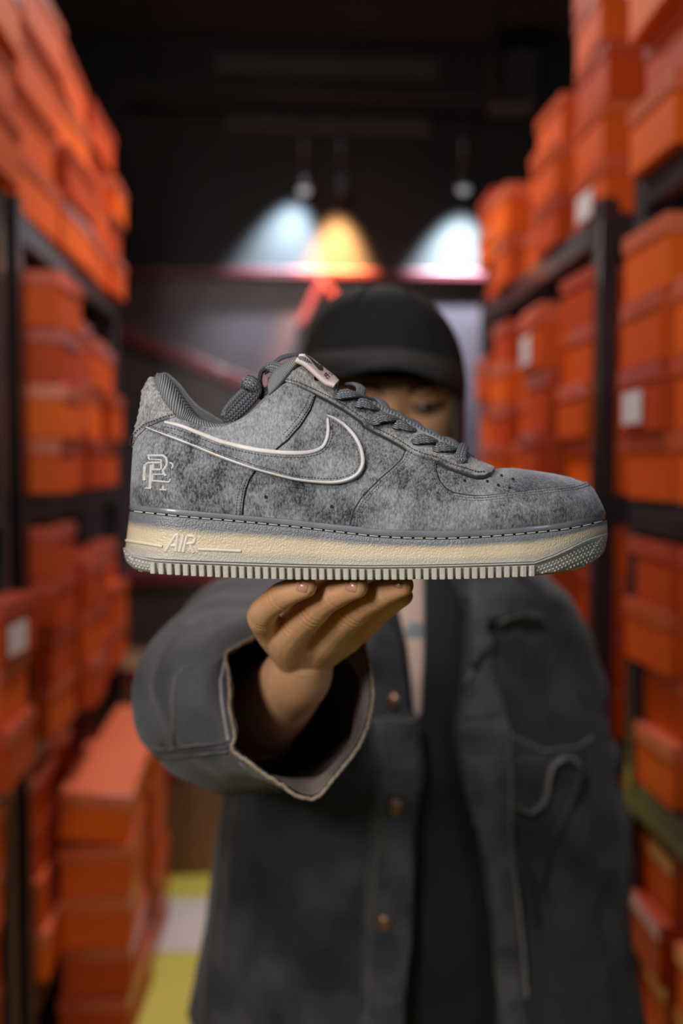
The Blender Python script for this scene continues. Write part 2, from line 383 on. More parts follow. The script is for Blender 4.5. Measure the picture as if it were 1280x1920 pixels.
# ------------------------------------------------------------------ shoe boxes
def boxmat(name, c, g=0): return mat(name, c, .34 if 'lid' in name else .6, col2=tuple(x * 1.18 for x in c), nscale=3, spec=.5 if 'lid' in name else .25, coat=.6 if 'lid' in name else 0, bump=.05, bscale=60)
ORM = [boxmat('box_orange', (.60, .085, .006)), boxmat('box_red_orange', (.46, .052, .006)), boxmat('box_bright_orange', (.72, .115, .006))]
LBL = mat('box_label', (.75, .72, .74), .4)
BL, BW, BH = .33, .205, .125
LIDM = [boxmat('lid_orange', (.56, .10, .035)), boxmat('lid_red_orange', (.46, .065, .028)), boxmat('lid_pale_orange', (.66, .15, .07))]  # lids paler and pinker than bodies: glossy sheen put into the base colour
def box_protos(m, lm):
    b = MB(); b.box((0, 0, BH / 2), (BL / 2 - .004, BW / 2 - .004, BH / 2 - .001)); body = b.build('body', m, None, False); bevel(body, .002, 1)
    # lid with overhanging rim: inverted tray
    h = .034; v = []; o_, i_ = (BL / 2, BW / 2), (BL / 2 - .0025, BW / 2 - .0025)
    def rg(hx, hy, z): return [Vector((x * hx, y * hy, z)) for x, y in ((-1, -1), (1, -1), (1, 1), (-1, 1))]
    lb = MB(); lb.grid([rg(*i_, BH - .002), rg(*i_, BH - h), rg(*o_, BH - h), rg(*o_, BH - .001), rg(o_[0] - .001, o_[1] - .001, BH)], True)
    n = len(lb.v); lb.f.append((n - 4, n - 3, n - 2, n - 1)); lb.f.append((3, 2, 1, 0))
    lid = lb.build('lid', lm, None, False); bevel(lid, .0025, 2)
    t = MB().box((BL / 2 + .0005, -.02, BH * .38), (.0008, .05, .030))
    sticker = t.build('sticker', LBL, None, False)
    for o in (body, lid, sticker): COL.objects.unlink(o)
    return body, lid, sticker
PROTO = [box_protos(m, l) for m, l in zip(ORM, LIDM)]
boxes = []
def shoe_box(loc, rz, tone, label, group, tilt=(0, 0), st=False, sc=(1, 1, 1)):
    r = empty('shoe_box', loc, label, 'box', group); r.rotation_euler = (tilt[0], tilt[1], rz + AISLE); r.scale = sc
    for k, p in enumerate(PROTO[tone]):
        if k == 2 and not st: continue
        c = p.copy(); c.parent = r; COL.objects.link(c)
    boxes.append(r); return r
ORD = ['first', 'second', 'third', 'fourth', 'fifth', 'sixth', 'seventh', 'eighth']
SHN = {.26: 'bottom', .83: 'lower', 1.38: 'middle', 1.99: 'top'}
def stacks(side, nf, L, z, items):
    """items: (y centre, protrusion into aisle, count, orient 's'|'e', scale)"""
    s = -1 if side == 'l' else 1; sn = 'left' if side == 'l' else 'right'
    for i, (yc, pr, n, orr, hs) in enumerate(items):
        rnd = random.Random(int(yc * 1000) + int(z * 100) * 7 + (side == 'l') * 13)
        for k in range(n):
            hw = BW / 2 if orr == 's' else BL / 2
            j = rnd.uniform(-.018, .018)
            x = s * (L - pr + hw + .01 + j)
            rz = (PI / 2 if orr == 's' else (PI if s > 0 else 0)) + rnd.uniform(-.05, .05)
            where = 'lowest' if k == 0 else ('topmost' if k == n - 1 else ORD[k] + ' from bottom')
            lab = f'orange shoe box, {where} in {ORD[i]} stack back, {nf} {sn} rack {SHN[z]} shelf'
            shoe_box(A(x, yc + rnd.uniform(-.006, .006), z + .0005 + k * (BH * hs + .0005)), rz, rnd.choice((0, 0, 1, 1, 2)), lab, f'orange shoe boxes on the {nf} {sn} rack', st=(side, nf, z, i, k) in {('r', 'far', 1.99, 0, 0), ('r', 'near', 1.38, 0, 1), ('r', 'far', 1.38, 1, 2), ('l', 'near', .83, 0, 2)}, sc=(1, 1, hs))
# far left rack
stacks('l', 'far', .57, 1.99, [(2.22, .02, 4, 's', 1.05), (2.57, .035, 4, 's', 1.02), (2.90, .02, 4, 's', .98), (3.12, .03, 3, 'e', .95)])
stacks('l', 'far', .57, 1.38, [(2.21, .09, 4, 'e', .98), (2.45, .05, 3, 'e', 1.15), (2.68, .06, 3, 'e', 1.1), (2.92, .05, 3, 'e', 1.1)])
stacks('l', 'far', .57, .83, [(2.21, .05, 4, 'e', .95), (2.45, .09, 3, 'e', 1), (2.68, .06, 3, 'e', 1), (2.92, .05, 3, 'e', 1)])
stacks('l', 'far', .57, .26, [(2.21, .02, 4, 'e', .95), (2.45, -.02, 4, 'e', .95), (2.68, -.02, 3, 'e', 1), (2.92, -.02, 3, 'e', 1)])
# near left rack
stacks('l', 'near', .57, 1.99, [(1.82, .05, 5, 'e', 1), (1.58, .0, 4, 'e', 1)])
stacks('l', 'near', .57, 1.38, [(1.82, -.06, 4, 'e', 1), (1.56, -.05, 3, 'e', 1)])
stacks('l', 'near', .57, .83, [(1.84, .055, 3, 'e', .95), (1.58, -.02, 3, 'e', 1)])
stacks('l', 'near', .57, .26, [(1.82, .0, 4, 'e', 1)])
# far right rack
stacks('r', 'far', .67, 1.99, [(2.13, .0, 5, 'e', 1), (2.38, .03, 3, 'e', .95), (2.64, -.01, 3, 'e', .92), (2.88, .03, 2, 'e', 1.15), (3.12, .01, 3, 'e', .92)])
stacks('r', 'far', .67, 1.38, [(2.13, .02, 4, 'e', 1), (2.36, .06, 3, 'e', 1.2), (2.60, .01, 4, 'e', 1), (2.84, .05, 4, 'e', .98), (3.08, .03, 3, 'e', 1.1)])
stacks('r', 'far', .67, .83, [(2.13, -.02, 4, 'e', .98), (2.37, .04, 3, 'e', 1), (2.62, .02, 4, 'e', .9), (2.86, .04, 4, 'e', .9), (3.10, .03, 3, 'e', 1)])
stacks('r', 'far', .67, .26, [(2.13, .0, 4, 'e', .95), (2.37, .02, 4, 'e', .95), (2.62, .02, 4, 'e', .9)])
# near right rack
stacks('r', 'near', .67, 1.99, [(1.68, .02, 5, 'e', 1), (1.45, .0, 4, 'e', 1)])
stacks('r', 'near', .67, 1.38, [(1.70, .03, 4, 'e', 1), (1.45, .04, 3, 'e', 1)])
stacks('r', 'near', .67, .83, [(1.70, .0, 4, 'e', .95), (1.45, .0, 4, 'e', .95)])
stacks('r', 'near', .67, .26, [(1.70, .0, 4, 'e', .95), (1.45, .0, 3, 'e', .95)])

# untidy piles on the floor in front of the left rack
for pi_, (lx, ly, n, nm) in enumerate(((-.480, 2.42, 5, 'nearer'), (-.478, 2.80, 5, 'farther'))):
    rnd = random.Random(40 + pi_)
    for k in range(n):
        where = ('lowest', 'second lowest', 'middle', 'second topmost', 'tilted topmost')[k]
        shoe_box(A(lx + rnd.uniform(-.0, .012), ly + rnd.uniform(-.01, .01), .0045 + k * (BH * 1.02 + .001) + (.02 if k == 4 else 0)), PI / 2 + rnd.uniform(-.05, .05), (1, 1, 0, 0, 2)[k],
                 f'{where} orange shoe box of the {nm} floor pile below the far left rack', 'orange shoe boxes piled on the floor', tilt=(0, 0) if k < 4 else (.10, -.08), sc=(1, .85, 1.02))
# cartons by the back panel
CARD = mat('cardboard', (.17, .085, .035), .8, col2=(.21, .105, .05), nscale=6, bump=.1, bscale=60)
TAPE = mat('red_tape', (.22, .02, .02), .4)
def carton(x, y, z, hx, hy, hz, rz, label):
    r = empty('cardboard_carton', A(x, y, z), label, 'carton', 'brown cartons on the floor by the back board')
    M_ = Matrix.Rotation(rz + AISLE, 3, 'Z'); c = A(x, y, z + hz)
    bevel(MB().box(c, (hx, hy, hz), M_).build('body', CARD, r, False), .004)
    for sx in (-1, 1): bevel(MB().box(c + M_ @ Vector((sx * hx * .505, 0, hz + .0015)), (hx * .49, hy, .0014), M_).build('flap', CARD, r, False), .001)
    MB().box(c + M_ @ Vector((0, -hy - .001, hz * .86)), (hx * 1.0, .001, .02), M_).build('tape', TAPE, r, False)
carton(-.50, 3.44, .0, .36, .2, .19, .03, 'brown cardboard carton with red tape, lowest, behind the raised sleeve')
carton(-.48, 3.46, .3835, .30, .18, .17, -.06, 'brown cardboard carton stacked on the bigger one behind the sleeve')

# ================================================================== THE SHOE
D0 = 0.600
SH = empty('sneaker', P(690, 1090, D0), 'grey suede low top sneaker with cream translucent sole, balanced on raised fingertips', 'shoe')
HEEL = cA((68, 822), (70, 740), (76, 640), (84, 520), (98, 440), (120, 350), (134, 250), (150, 212), (182, 176))
TOE = cB((1214, 890), (1205, 858), (1188, 815), (1172, 780), (1150, 742), (1130, 722), (1110, 706))
TOP = cA((182, 176), (205, 240), (250, 312), (300, 378), (340, 396), (400, 420), (470, 432), (540, 428), (600, 405), (660, 370), (720, 318), (780, 262), (820, 225), (850, 200), (866, 160), (885, 130), (925, 118), (960, 148), (1000, 188), (1060, 232), (1110, 262)) + \
      cB((0, 300), (60, 335), (130, 372), (200, 412), (300, 462), (400, 512), (500, 565), (560, 600), (610, 622), (655, 638), (700, 632), (760, 633), (850, 645), (950, 660), (1040, 680), (1110, 706))
SOLE = cA((60, 815), (200, 825), (400, 845), (620, 865), (850, 885), (1100, 912), (1240, 925)) + cB((20, 932), (150, 937), (300, 942), (500, 942), (700, 935), (900, 915), (1000, 904), (1100, 885), (1170, 866), (1215, 845))
X0, X1 = HEEL[0][0], TOE[0][0]
def profx(pts, v):
    ys = [p[1] for p in pts]; y = ys[0] + (ys[-1] - ys[0]) * v; o_ = sorted(pts, key=lambda p: p[1]); return float(np.interp(y, [p[1] for p in o_], [p[0] for p in o_]))
WB = [(0, .033), (.1, .0345), (.25, .0355), (.4, .0375), (.55, .043), (.7, .049), (.82, .0505), (.92, .048), (1, .044)]
def endround(u, uh=.12, ut=.22, ph=2.3, pt=2.15):
    e = 1.0
    if u < uh: e = (1 - (1 - u / uh) ** ph) ** (1 / ph)
    if u > 1 - ut: e = max(0, (1 - (1 - (1 - u) / ut) ** pt)) ** (1 / pt)
    return e
RTOP = [(0, .80), (.28, .74), (.38, .60), (.45, .50), (.55, .42), (.68, .34), (.74, .26), (.775, .14), (.80, .0), (1, 0)]
def upper_pt(u, v):
    xh, xt = profx(HEEL, v), profx(TOE, v); x = xh + (xt - xh) * u
    xb = HEEL[0][0] + (TOE[0][0] - HEEL[0][0]) * u; xq = HEEL[-1][0] + (TOE[-1][0] - HEEL[-1][0]) * u
    yb = interp(xb, SOLE) + 6; yt = interp(xq, TOP); y = yb + (yt - yb) * v
    r = interp(u, RTOP); p = 2.2
    g = r + (1 - r) * max(0, 1 - v ** p) ** (1 / p)
    if r > .5: g = r + (1 - r) * (1 - v ** 1.7)
    else:
        k = min(1, (.5 - r) / .2); g = (1 - k) * (r + (1 - r) * (1 - v ** 1.7)) + k * g
    W = interp(u, WB) * g * endround(u) * (1 + .05 * math.sin(PI * min(1, v * 1.3)))
    return x, y, W
NU, NV = 200, 56
us = [.5 * (1 - math.cos(PI * i / NU)) * .55 + .45 * i / NU for i in range(NU + 1)]
vs_ = [1 - (1 - j / NV) ** 1.35 for j in range(NV + 1)]
def mir(p): return Vector((p.x, 2 * D0 - p.y, p.z))
ub = MB(); rows = []
for v in vs_:
    row = []
    for u in us:
        x, y, W = upper_pt(u, v); row.append(P(x, y, D0 - W))
    rows.append(row)
ub.grid(rows); ub.grid([[mir(p) for p in r] for r in rows])
upper = ub.build('upper', SUEDE, SH)
bm = bmesh.new(); bm.from_mesh(upper.data); bmesh.ops.remove_doubles(bm, verts=bm.verts, dist=.00025); bmesh.ops.recalc_face_normals(bm, faces=bm.faces)
bm.to_mesh(upper.data)
BV_UP = BVHTree.FromPolygons([p for r in rows for p in r], [(a, a + 1, a + 1 + NU + 1, a + NU + 1) for j in range(NV) for a in range(j * (NU + 1), j * (NU + 1) + NU)])
bm.free(); upper.data.polygons.foreach_set('use_smooth', [True] * len(upper.data.polygons))

HYS, HXS = [p[1] for p in HEEL][::-1], [p[0] for p in HEEL][::-1]
TYS, TXS = [p[1] for p in TOE][::-1], [p[0] for p in TOE][::-1]
TXS[0] += 4
def hit(bv, px, py, Yg=D0 - .02):
    if bv is BV_UP: px = min(max(px, float(np.interp(py, HYS, HXS)) + 1.6), float(np.interp(py, TYS, TXS)) - 1.6)
    d = ray(px, py).normalized(); h = bv.ray_cast(CAM, d)
    if h[0] is None:
        q = P(px, py, Yg); n = bv.find_nearest(q); loc, nr = n[0], n[1]
        if loc is None: return q, Vector((0, -1, 0))
    else: loc, nr = h[0], h[1]
    if nr.dot(d) > 0: nr = -nr
    return loc, nr
def pip(poly, x, y):
    c = False; n = len(poly); j = n - 1
    for i in range(n):
        xi, yi = poly[i]; xj, yj = poly[j]
        if (yi > y) != (yj > y) and x < (xj - xi) * (y - yi) / (yj - yi) + xi: c = not c
        j = i
    return c
def overlay(name, poly, th, m, parent, bv=BV_UP, step=6, edge=5, base=.45, skirt=.0012, off=0, Yg=D0 - .02, finer=None, disp=None):
    poly = [tuple(p) for p in resample(poly, step, True)]
    arr = np.array(poly); n = len(arr); nxt = np.roll(arr, -1, 0); seg = nxt - arr; l2 = (seg ** 2).sum(1) + 1e-9
    def bd(p):
        t = np.clip(((p - arr) * seg).sum(1) / l2, 0, 1); return float(np.min(np.linalg.norm(arr + seg * t[:, None] - p, axis=1)))
    pts = [Vector(p) for p in poly]
    lo, hi = arr.min(0), arr.max(0); y = lo[1]; r = 0
    while y < hi[1]:
        x = lo[0] + (step / 2 if r % 2 else 0)
        while x < hi[0]:
            if pip(poly, x, y) and bd(np.array((x, y))) > step * .55: pts.append(Vector((x, y)))
            x += step
        y += step * .87; r += 1
    # ring just inside the boundary for a crisp rounded edge
    vo, _, fo, *_ = delaunay_2d_cdt(pts, [(i, (i + 1) % n) for i in range(n)], [], 1, 1e-4)
    V = []; base_n = []
    for p in vo:
        loc, nr = hit(bv, p.x, p.y, Yg); d = bd(np.array((p.x, p.y))); t = min(1, d / edge)
        h = th * (base + (1 - base) * math.sqrt(max(0, 1 - (1 - t) ** 2))) + off
        if disp: h += disp(p.x, p.y) * t
        V.append(loc + nr * h); base_n.append((loc, nr))
    f = [tuple(q) for q in fo]
    # boundary edges
    cnt = {}
    for q in f:
        for a, b in zip(q, q[1:] + q[:1]): cnt[(a, b)] = 1
    bnd = [e for e in cnt if (e[1], e[0]) not in cnt]; mp = {}
    for a, b in bnd:
        for k in (a, b):
            if k not in mp: mp[k] = len(V); V.append(base_n[k][0] - base_n[k][1] * skirt)
        f.append((b, a, mp[a], mp[b]))
    o = mesh(name, V, f, m, parent); recalc(o); autosmooth(o, .9); return o
def ribbon(name, line, width, th, m, parent, bv=BV_UP, closed=False, step=3, off=0, prof=(0, .75, 1, .75, 0), Yg=D0 - .02, mb=None):
    """line of (px,py); width px or list; builds a raised strip on the surface"""
    L = resample(line, step, closed); n = len(L); arr = np.array(L)[:, :2]; rows = []
    ws = width if hasattr(width, '__len__') else None
    wr = np.interp(np.linspace(0, 1, n), np.linspace(0, 1, len(ws)), ws) if ws is not None else [width] * n
    for i in range(n):
        a = arr[(i - 1) % n] if closed or i > 0 else arr[i]; b = arr[(i + 1) % n] if closed or i < n - 1 else arr[i]
        t = b - a; t = t / (np.linalg.norm(t) + 1e-9); nn = np.array((-t[1], t[0])); row = []
        for k, h in enumerate(prof):
            s = (k / (len(prof) - 1) - .5) * wr[i]; q = arr[i] + nn * s; loc, nr = hit(bv, q[0], q[1], Yg)
            row.append(loc + nr * (h * th + off - (.0004 if h == 0 else 0)))
        rows.append(row)
    if closed: rows.append(rows[0])
    b_ = mb or MB(); b_.grid(rows)
    if mb is None: return b_.build(name, m, parent)
def stitches(name, lines, m, parent, bv=BV_UP, pitch=5.2, ln=3.6, wd=1.7, th=.0006, off=.0012, Yg=D0 - .02):
    b_ = MB()
    for line in lines:
        L = resample(line, pitch); arr = np.array(L)
        for a, b in zip(arr, arr[1:]):
            d = (b - a) / (np.linalg.norm(b - a) + 1e-9); nn = np.array((-d[1], d[0])); c = (a + b) / 2; rw = []
            for s, hh in ((-.5, 0), (-.25, 1), (.25, 1), (.5, 0)):
                r_ = []
                for k, h in ((-.5, 0), (0, 1), (.5, 0)):
                    q = c + d * s * ln + nn * k * wd; loc, nr = hit(bv, q[0], q[1], Yg); r_.append(loc + nr * (off + (th * h * (.4 + .6 * hh))))
                rw.append(r_)
            b_.grid(rw)
    o = b_.build(name, m, parent); o['kind'] = 'stuff'; return o

S1 = cA((985, 278), (962, 340), (912, 420), (850, 492), (790, 540), (735, 595), (690, 645), (658, 690), (640, 740), (628, 800), (622, 868))
EYEB = cA((845, 205), (900, 222), (970, 255), (1050, 295), (1120, 335), (1180, 375), (1230, 410)) + cB((0, 420), (60, 455), (130, 490), (190, 525), (240, 560), (300, 585), (370, 605), (430, 635), (500, 660), (560, 680), (600, 680), (635, 665), (655, 640))
S2 = cB((218, 548), (200, 590), (150, 640), (90, 690), (30, 750), (0, 785)) + cA((1262, 745), (1220, 790), (1185, 850), (1168, 918))
S3 = cB((365, 605), (362, 650), (380, 700), (410, 738), (450, 762), (520, 775), (600, 778), (700, 770), (820, 755), (950, 740), (1060, 725), (1118, 706))
def topseg(a, b): return [p for p in TOP if a <= p[0] <= b]
def soleseg(a, b): return [(x, interp(x, SOLE) + 3) for x in np.arange(a, b, 8)] + [(b, interp(b, SOLE) + 3)]
# rear quarter (collar + heel) laid over the mid quarter
tabx = cA((300, 378))[0][0]
quarter = topseg(tabx, cA((845, 205))[0][0]) + cA((848, 206), (900, 224), (985, 265)) + S1[1:] + soleseg(cA((70, 0))[0][0], S1[-1][0])[::-1] + [p for p in HEEL[1:4]] + cA((108, 480), (165, 428), (240, 398))
qp = overlay('quarter_panel', quarter, .0018, SUEDE, SH, base=.7)
tab = cA((182, 176), (205, 240), (250, 312), (302, 380), (240, 397), (168, 425), (112, 475), (80, 535), (90, 470), (120, 350), (134, 250), (150, 212))
tb = overlay('heel_tab', tab, .0032, SUEDE_W, SH, step=5, base=.6)
mud = [S2[0]] + S2[1:] + soleseg(S2[-1][0], TOE[0][0] - 2) + TOE[1:] + S3[::-1] + [p for p in EYEB if cB((235, 0))[0][0] < p[0] < cB((365, 0))[0][0]][::-1]
mg = overlay('mudguard', mud, .0018, SUEDE, SH, base=.7)
eye = EYEB + [p for p in TOP if cA((850, 0))[0][0] <= p[0] <= cB((654, 0))[0][0]][::-1]
ey = overlay('eyestay', eye, .0028, SUEDE_W, SH, step=5, base=.7)
# swoosh shape and its pale piping
swo = catmull(cA((240, 406), (330, 426), (420, 462), (530, 502), (650, 532), (760, 547), (880, 553), (960, 548), (1012, 528)), 5) + catmull(cA((1012, 528), (1036, 490), (1045, 440), (1035, 365)), 5)[1:] + \
      catmull(cA((1035, 365), (1090, 388), (1145, 425), (1192, 475), (1222, 530), (1235, 590), (1230, 640), (1203, 682), (1150, 706), (1080, 716), (980, 711), (880, 696), (780, 672), (680, 645), (560, 606), (450, 565), (350, 521), (250, 480), (185, 455), (158, 436)), 5)[1:]
sw = overlay('side_stripe', swo, .0022, SUEDE, SH, step=4, edge=4, off=.0009)
pipe_line = catmull(cA((246, 411), (330, 433), (420, 469), (530, 510), (650, 540), (760, 556), (880, 563), (965, 558), (1022, 536), (1045, 495), (1052, 450), (1047, 392)), 5)
pipe2 = catmull(cA((1044, 378), (1090, 399), (1140, 434), (1184, 482), (1213, 536), (1226, 592), (1221, 638), (1196, 673), (1148, 697), (1080, 708), (980, 703), (880, 688), (780, 664), (680, 637), (560, 598), (450, 557), (350, 513), (250, 472), (190, 449), (164, 437)), 5)
pw1 = [7, 9, 10, 11, 11.5, 11.5, 11, 10.5, 10, 9, 7.5, 5]; pw2 = [x * 1.2 for x in [4, 6, 7, 7, 7, 6.5, 6, 5.5, 5, 5, 5, 4.5, 4.5, 4.5, 4.5, 4.5, 4.5, 4.5, 4, 3]]
o = ribbon('piping', pipe_line, pw1, .0009, PIPING, SH, off=.0030, prof=(-1.5, .75, 1, 1, 1, .75, -1.5)); o['label'] = 'pale piping edging the stripe'
o = ribbon('piping', pipe2, pw2, .0009, PIPING, SH, off=.0030, prof=(-1.5, .75, 1, 1, 1, .75, -1.5)); o['label'] = 'pale piping edging the stripe'
def inset(line, d):
    arr = np.array(resample(line, 4)); out = []
    for i in range(len(arr)):
        t = arr[min(i + 1, len(arr) - 1)] - arr[max(i - 1, 0)]; t = t / (np.linalg.norm(t) + 1e-9); out.append(tuple(arr[i] + np.array((-t[1], t[0])) * d))
    return out
EDGE = mat('seam_shade', (.016, .016, .018), .95)  # dark strips beside panel borders; the seam shadow is painted as their colour
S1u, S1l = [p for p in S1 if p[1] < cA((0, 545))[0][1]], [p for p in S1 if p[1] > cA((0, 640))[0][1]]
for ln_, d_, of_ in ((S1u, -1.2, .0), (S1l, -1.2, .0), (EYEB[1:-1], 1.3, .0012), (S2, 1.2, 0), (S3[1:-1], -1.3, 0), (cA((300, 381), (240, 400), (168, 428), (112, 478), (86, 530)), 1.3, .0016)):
    ribbon('seam_shade_line', inset(ln_, d_ * 1.7), 4.0, .0005, EDGE, SH, off=of_, prof=(0, 1, 0))
stitches('stripe_stitching', [inset(pipe_line, 8)[:-3], inset(pipe2, 6.5)[3:]], THREAD_D, SH, off=.0030, pitch=6, ln=4.2, wd=1.8)
stitches('seam_stitching', [inset(S1[:4], 4), inset(S1[:4], 11), inset(S1[7:], 4), inset(S1[7:], 11)], THREAD, SH, off=.0018)
stitches('seam_stitching', [inset(EYEB[:-2], -4.5)], THREAD_D, SH, off=.0028)
stitches('seam_stitching', [inset(S2, -4), inset(S2, -9), inset(S3, 4), inset(S3, 8.5)], THREAD, SH, off=.0018)
stitches('seam_stitching', [inset(cA((300, 380), (240, 397), (168, 425), (112, 475), (84, 530)), 4)], THREAD_D, SH, off=.0032)
# seam shadows are the dark ribbons painted in above; perforations and eyelet as recessed dark discs with raised rims
def disc(mb, bv, px, py, r, off):
    c = []; 
    for k in range(14):
        a = 2 * PI * k / 14; loc, nr = hit(bv, px + r * math.cos(a), py + r * math.sin(a)); c.append(loc + nr * off)
    loc, nr = hit(bv, px, py); mb.add(c + [loc + nr * (off - .0003)], [(k, (k + 1) % 14, 14) for k in range(14)])
for p in cA((742, 778), (1072, 826)):
    hb = MB(); disc(hb, BV_UP, *p, 3.2, .0004); hb.build('perforation', HOLE, SH)
for p in cC(860, 840, 4.267, (45, 262), (225, 268), (313, 300), (340, 222), (432, 252), (405, 322), (150, 225)):
    hb = MB(); disc(hb, BV_UP, *p, 2.6, .0004); hb.build('perforation', HOLE, SH)
eb = MB(); (ex, ey_), = cA((990, 190)); disc(eb, BV_UP, ex, ey_, 5.6, .0031); ex2, ey2 = cC(540, 650, 10.667, (880, 750))[0]; disc(eb, BV_UP, ex2, ey2, 4, .0031)
eb.build('eyelet', HOLE, SH)
# monogram pressed into the heel
K = lambda *p: cC(230, 680, 4.684, *p)
lg = MB()
for ln, wd in ((K((240, 822), (365, 822), (392, 842), (400, 870), (398, 905), (380, 938), (365, 950), (372, 975), (392, 1000)), 4.6), (K((268, 900), (262, 1000), (258, 1102)), 4.6), (K((222, 1104), (272, 1106)), 3.4), (K((352, 884), (240, 884), (214, 908), (210, 960), (208, 1030), (222, 1036)), 4.4),
               (K((275, 944), (352, 944)), 4.2), (K((285, 895), (285, 944)), 3.2), (K((352, 884), (354, 944)), 3.2), (K((278, 1040), (420, 1052), (434, 1022)), 4.2), (K((278, 1040), (284, 985)), 3.4), (K((284, 985), (372, 985)), 3.2), (K((372, 1080), (368, 1112)), 4.2), (K((344, 1116), (402, 1120)), 3.4),
               (K((424, 885), (446, 895), (452, 920), (438, 935)), 3.4), (K((246, 822), (250, 856), (352, 860), (352, 884)), 3.0)):
    ribbon(None, ln, wd * 1.15, .0007, None, None, off=.0018, prof=(0, .9, 1, .9, 0), mb=lg, step=1.6)
o = lg.build('monogram', EMBOSS, SH); o['label'] = 'pale interlaced RC monogram pressed into the heel'

# ------------------------------------------------------------------ sole
def ring(ycurve, xh, xt, outset, uh=.115, ut=.20, n=150, wscale=1.0):
    near = []
    for i in range(n + 1):
        u = .5 * (1 - math.cos(PI * i / n)) * .6 + .4 * i / n; x = xh + (xt - xh) * u; y = ycurve(x) if callable(ycurve) else interp(x, ycurve)
        W = (interp(u, WB) * wscale + outset) * endround(u, uh, ut, 2.4, 2.2); near.append(P(x, y, D0 - W))
    return near
def wall(rings_, name, m, parent, vvals=None, cap_bottom=False, cap_top=False):
    rows = [r + [mir(p) for p in r[::-1]][1:-1] for r in rings_]; b_ = MB(); b_.grid(rows, True); m_ = len(rows[0]); nr = len(rows)
    n1 = len(rings_[0])
    def cap(k):
        o_ = k * m_
        for i in range(n1 - 1):
            a, b = o_ + i, o_ + i + 1; c = o_ + (m_ - i - 1 if i + 1 < n1 - 1 else n1 - 1); d = o_ + (m_ - i if i > 0 else 0)
            q = [a, b, c, d]; q = [x for j, x in enumerate(q) if x not in q[:j]]
            if len(q) > 2: b_.f.append(tuple(q))
    if cap_bottom: cap(nr - 1)
    if cap_top: cap(0)
    uvs = []
    for k in range(nr):
        for i in range(m_): uvs.append((i / m_, vvals[k] if vvals else k / (nr - 1)))
    o = mesh(name, b_.v, b_.f, m, parent, uvs=uvs); recalc(o); autosmooth(o, .8); return o
GROOVE = cA((60, 848), (200, 863), (400, 883), (600, 899), (850, 923), (1100, 952), (1280, 974)) + cB((20, 972), (200, 983), (400, 986), (600, 978), (800, 962), (1000, 942), (1100, 924), (1200, 898), (1222, 888))
MIDB = cA((28, 1032), (60, 1062), (120, 1080), (190, 1092), (400, 1102), (640, 1110), (900, 1118), (1280, 1124)) + cB((20, 1124), (300, 1120), (600, 1113), (860, 1104), (950, 1070), (1050, 1022), (1130, 985), (1224, 958))
BOT = cA((28, 1036), (30, 1072), (45, 1105), (80, 1138), (130, 1153), (190, 1160), (400, 1172), (640, 1183), (900, 1189), (1280, 1190)) + cB((0, 1190), (400, 1188), (600, 1183), (850, 1172), (950, 1163), (1050, 1143), (1130, 1115), (1180, 1082), (1210, 1045), (1224, 1000))
def sh(c, d): return [(x, y + d) for x, y in c]
ax = lambda x: cA((x, 0))[0][0]; bx = lambda x: cB((x, 0))[0][0]
wall([ring(sh(SOLE, 4), ax(66), bx(1196), -.002), ring(sh(SOLE, 1), ax(63), bx(1204), .0012), ring(sh(SOLE, 2.5), ax(60), bx(1210), .0028), ring(lambda x: interp(x, SOLE) * .4 + interp(x, GROOVE) * .6 - 1, ax(58), bx(1213), .0034), ring(sh(GROOVE, -2.2), ax(60), bx(1213), .0030), ring(sh(GROOVE, -1.2), ax(66), bx(1204), .001), ring(sh(GROOVE, 2), ax(70), bx(1200), .0)], 'foxing_band', RUBBER, SH)
def mixc(t): return lambda x: interp(x, GROOVE) * (1 - t) + (interp(x, MIDB)) * t
mr_ = [ring(sh(GROOVE, 0), ax(74), bx(1200), -.0005), ring(sh(GROOVE, 1.6), ax(62), bx(1216), .002), ring(sh(GROOVE, 3), ax(60), bx(1220), .0034)]
mv = [0, .02, .04]
for t in (.12, .25, .4, .55, .7, .85, .97): mr_.append(ring(mixc(t), ax(60 - 22 * t), bx(1221 + t * 2), .0036 + .0012 * t)); mv.append(t)
mr_.append(ring(mixc(1.02), ax(36), bx(1223), .002)); mv.append(1)
mid = wall(mr_, 'midsole', MIDSOLE, SH, mv)
def mixo(t): return lambda x: interp(x, MIDB) * (1 - t) + (interp(x, BOT)) * t
orr = [ring(mixo(0), ax(34), bx(1222), .0035), ring(mixo(.03), ax(27), bx(1224), .0062), ring(mixo(.10), ax(27), bx(1225), .0062), ring(mixo(.16), ax(28), bx(1225), .0040), ring(mixo(.55), ax(29), bx(1220), .0036), ring(mixo(.90), ax(36), bx(1213), .0026), ring(mixo(1.0), ax(42), bx(1208), -.001)]
ov = [0, .03, .1, .16, .55, .9, 1]
outs = wall(orr, 'outsole', TREAD, SH, ov, cap_bottom=True)
def near_bvh(rings_):
    v = [p for r in rings_ for p in r]; m_ = len(rings_[0]); return BVHTree.FromPolygons(v, [(k * m_ + i, k * m_ + i + 1, (k + 1) * m_ + i + 1, (k + 1) * m_ + i) for k in range(len(rings_) - 1) for i in range(m_ - 1)])
BV_MID = near_bvh(mr_[1:]); BV_OUT = near_bvh(orr[3:])
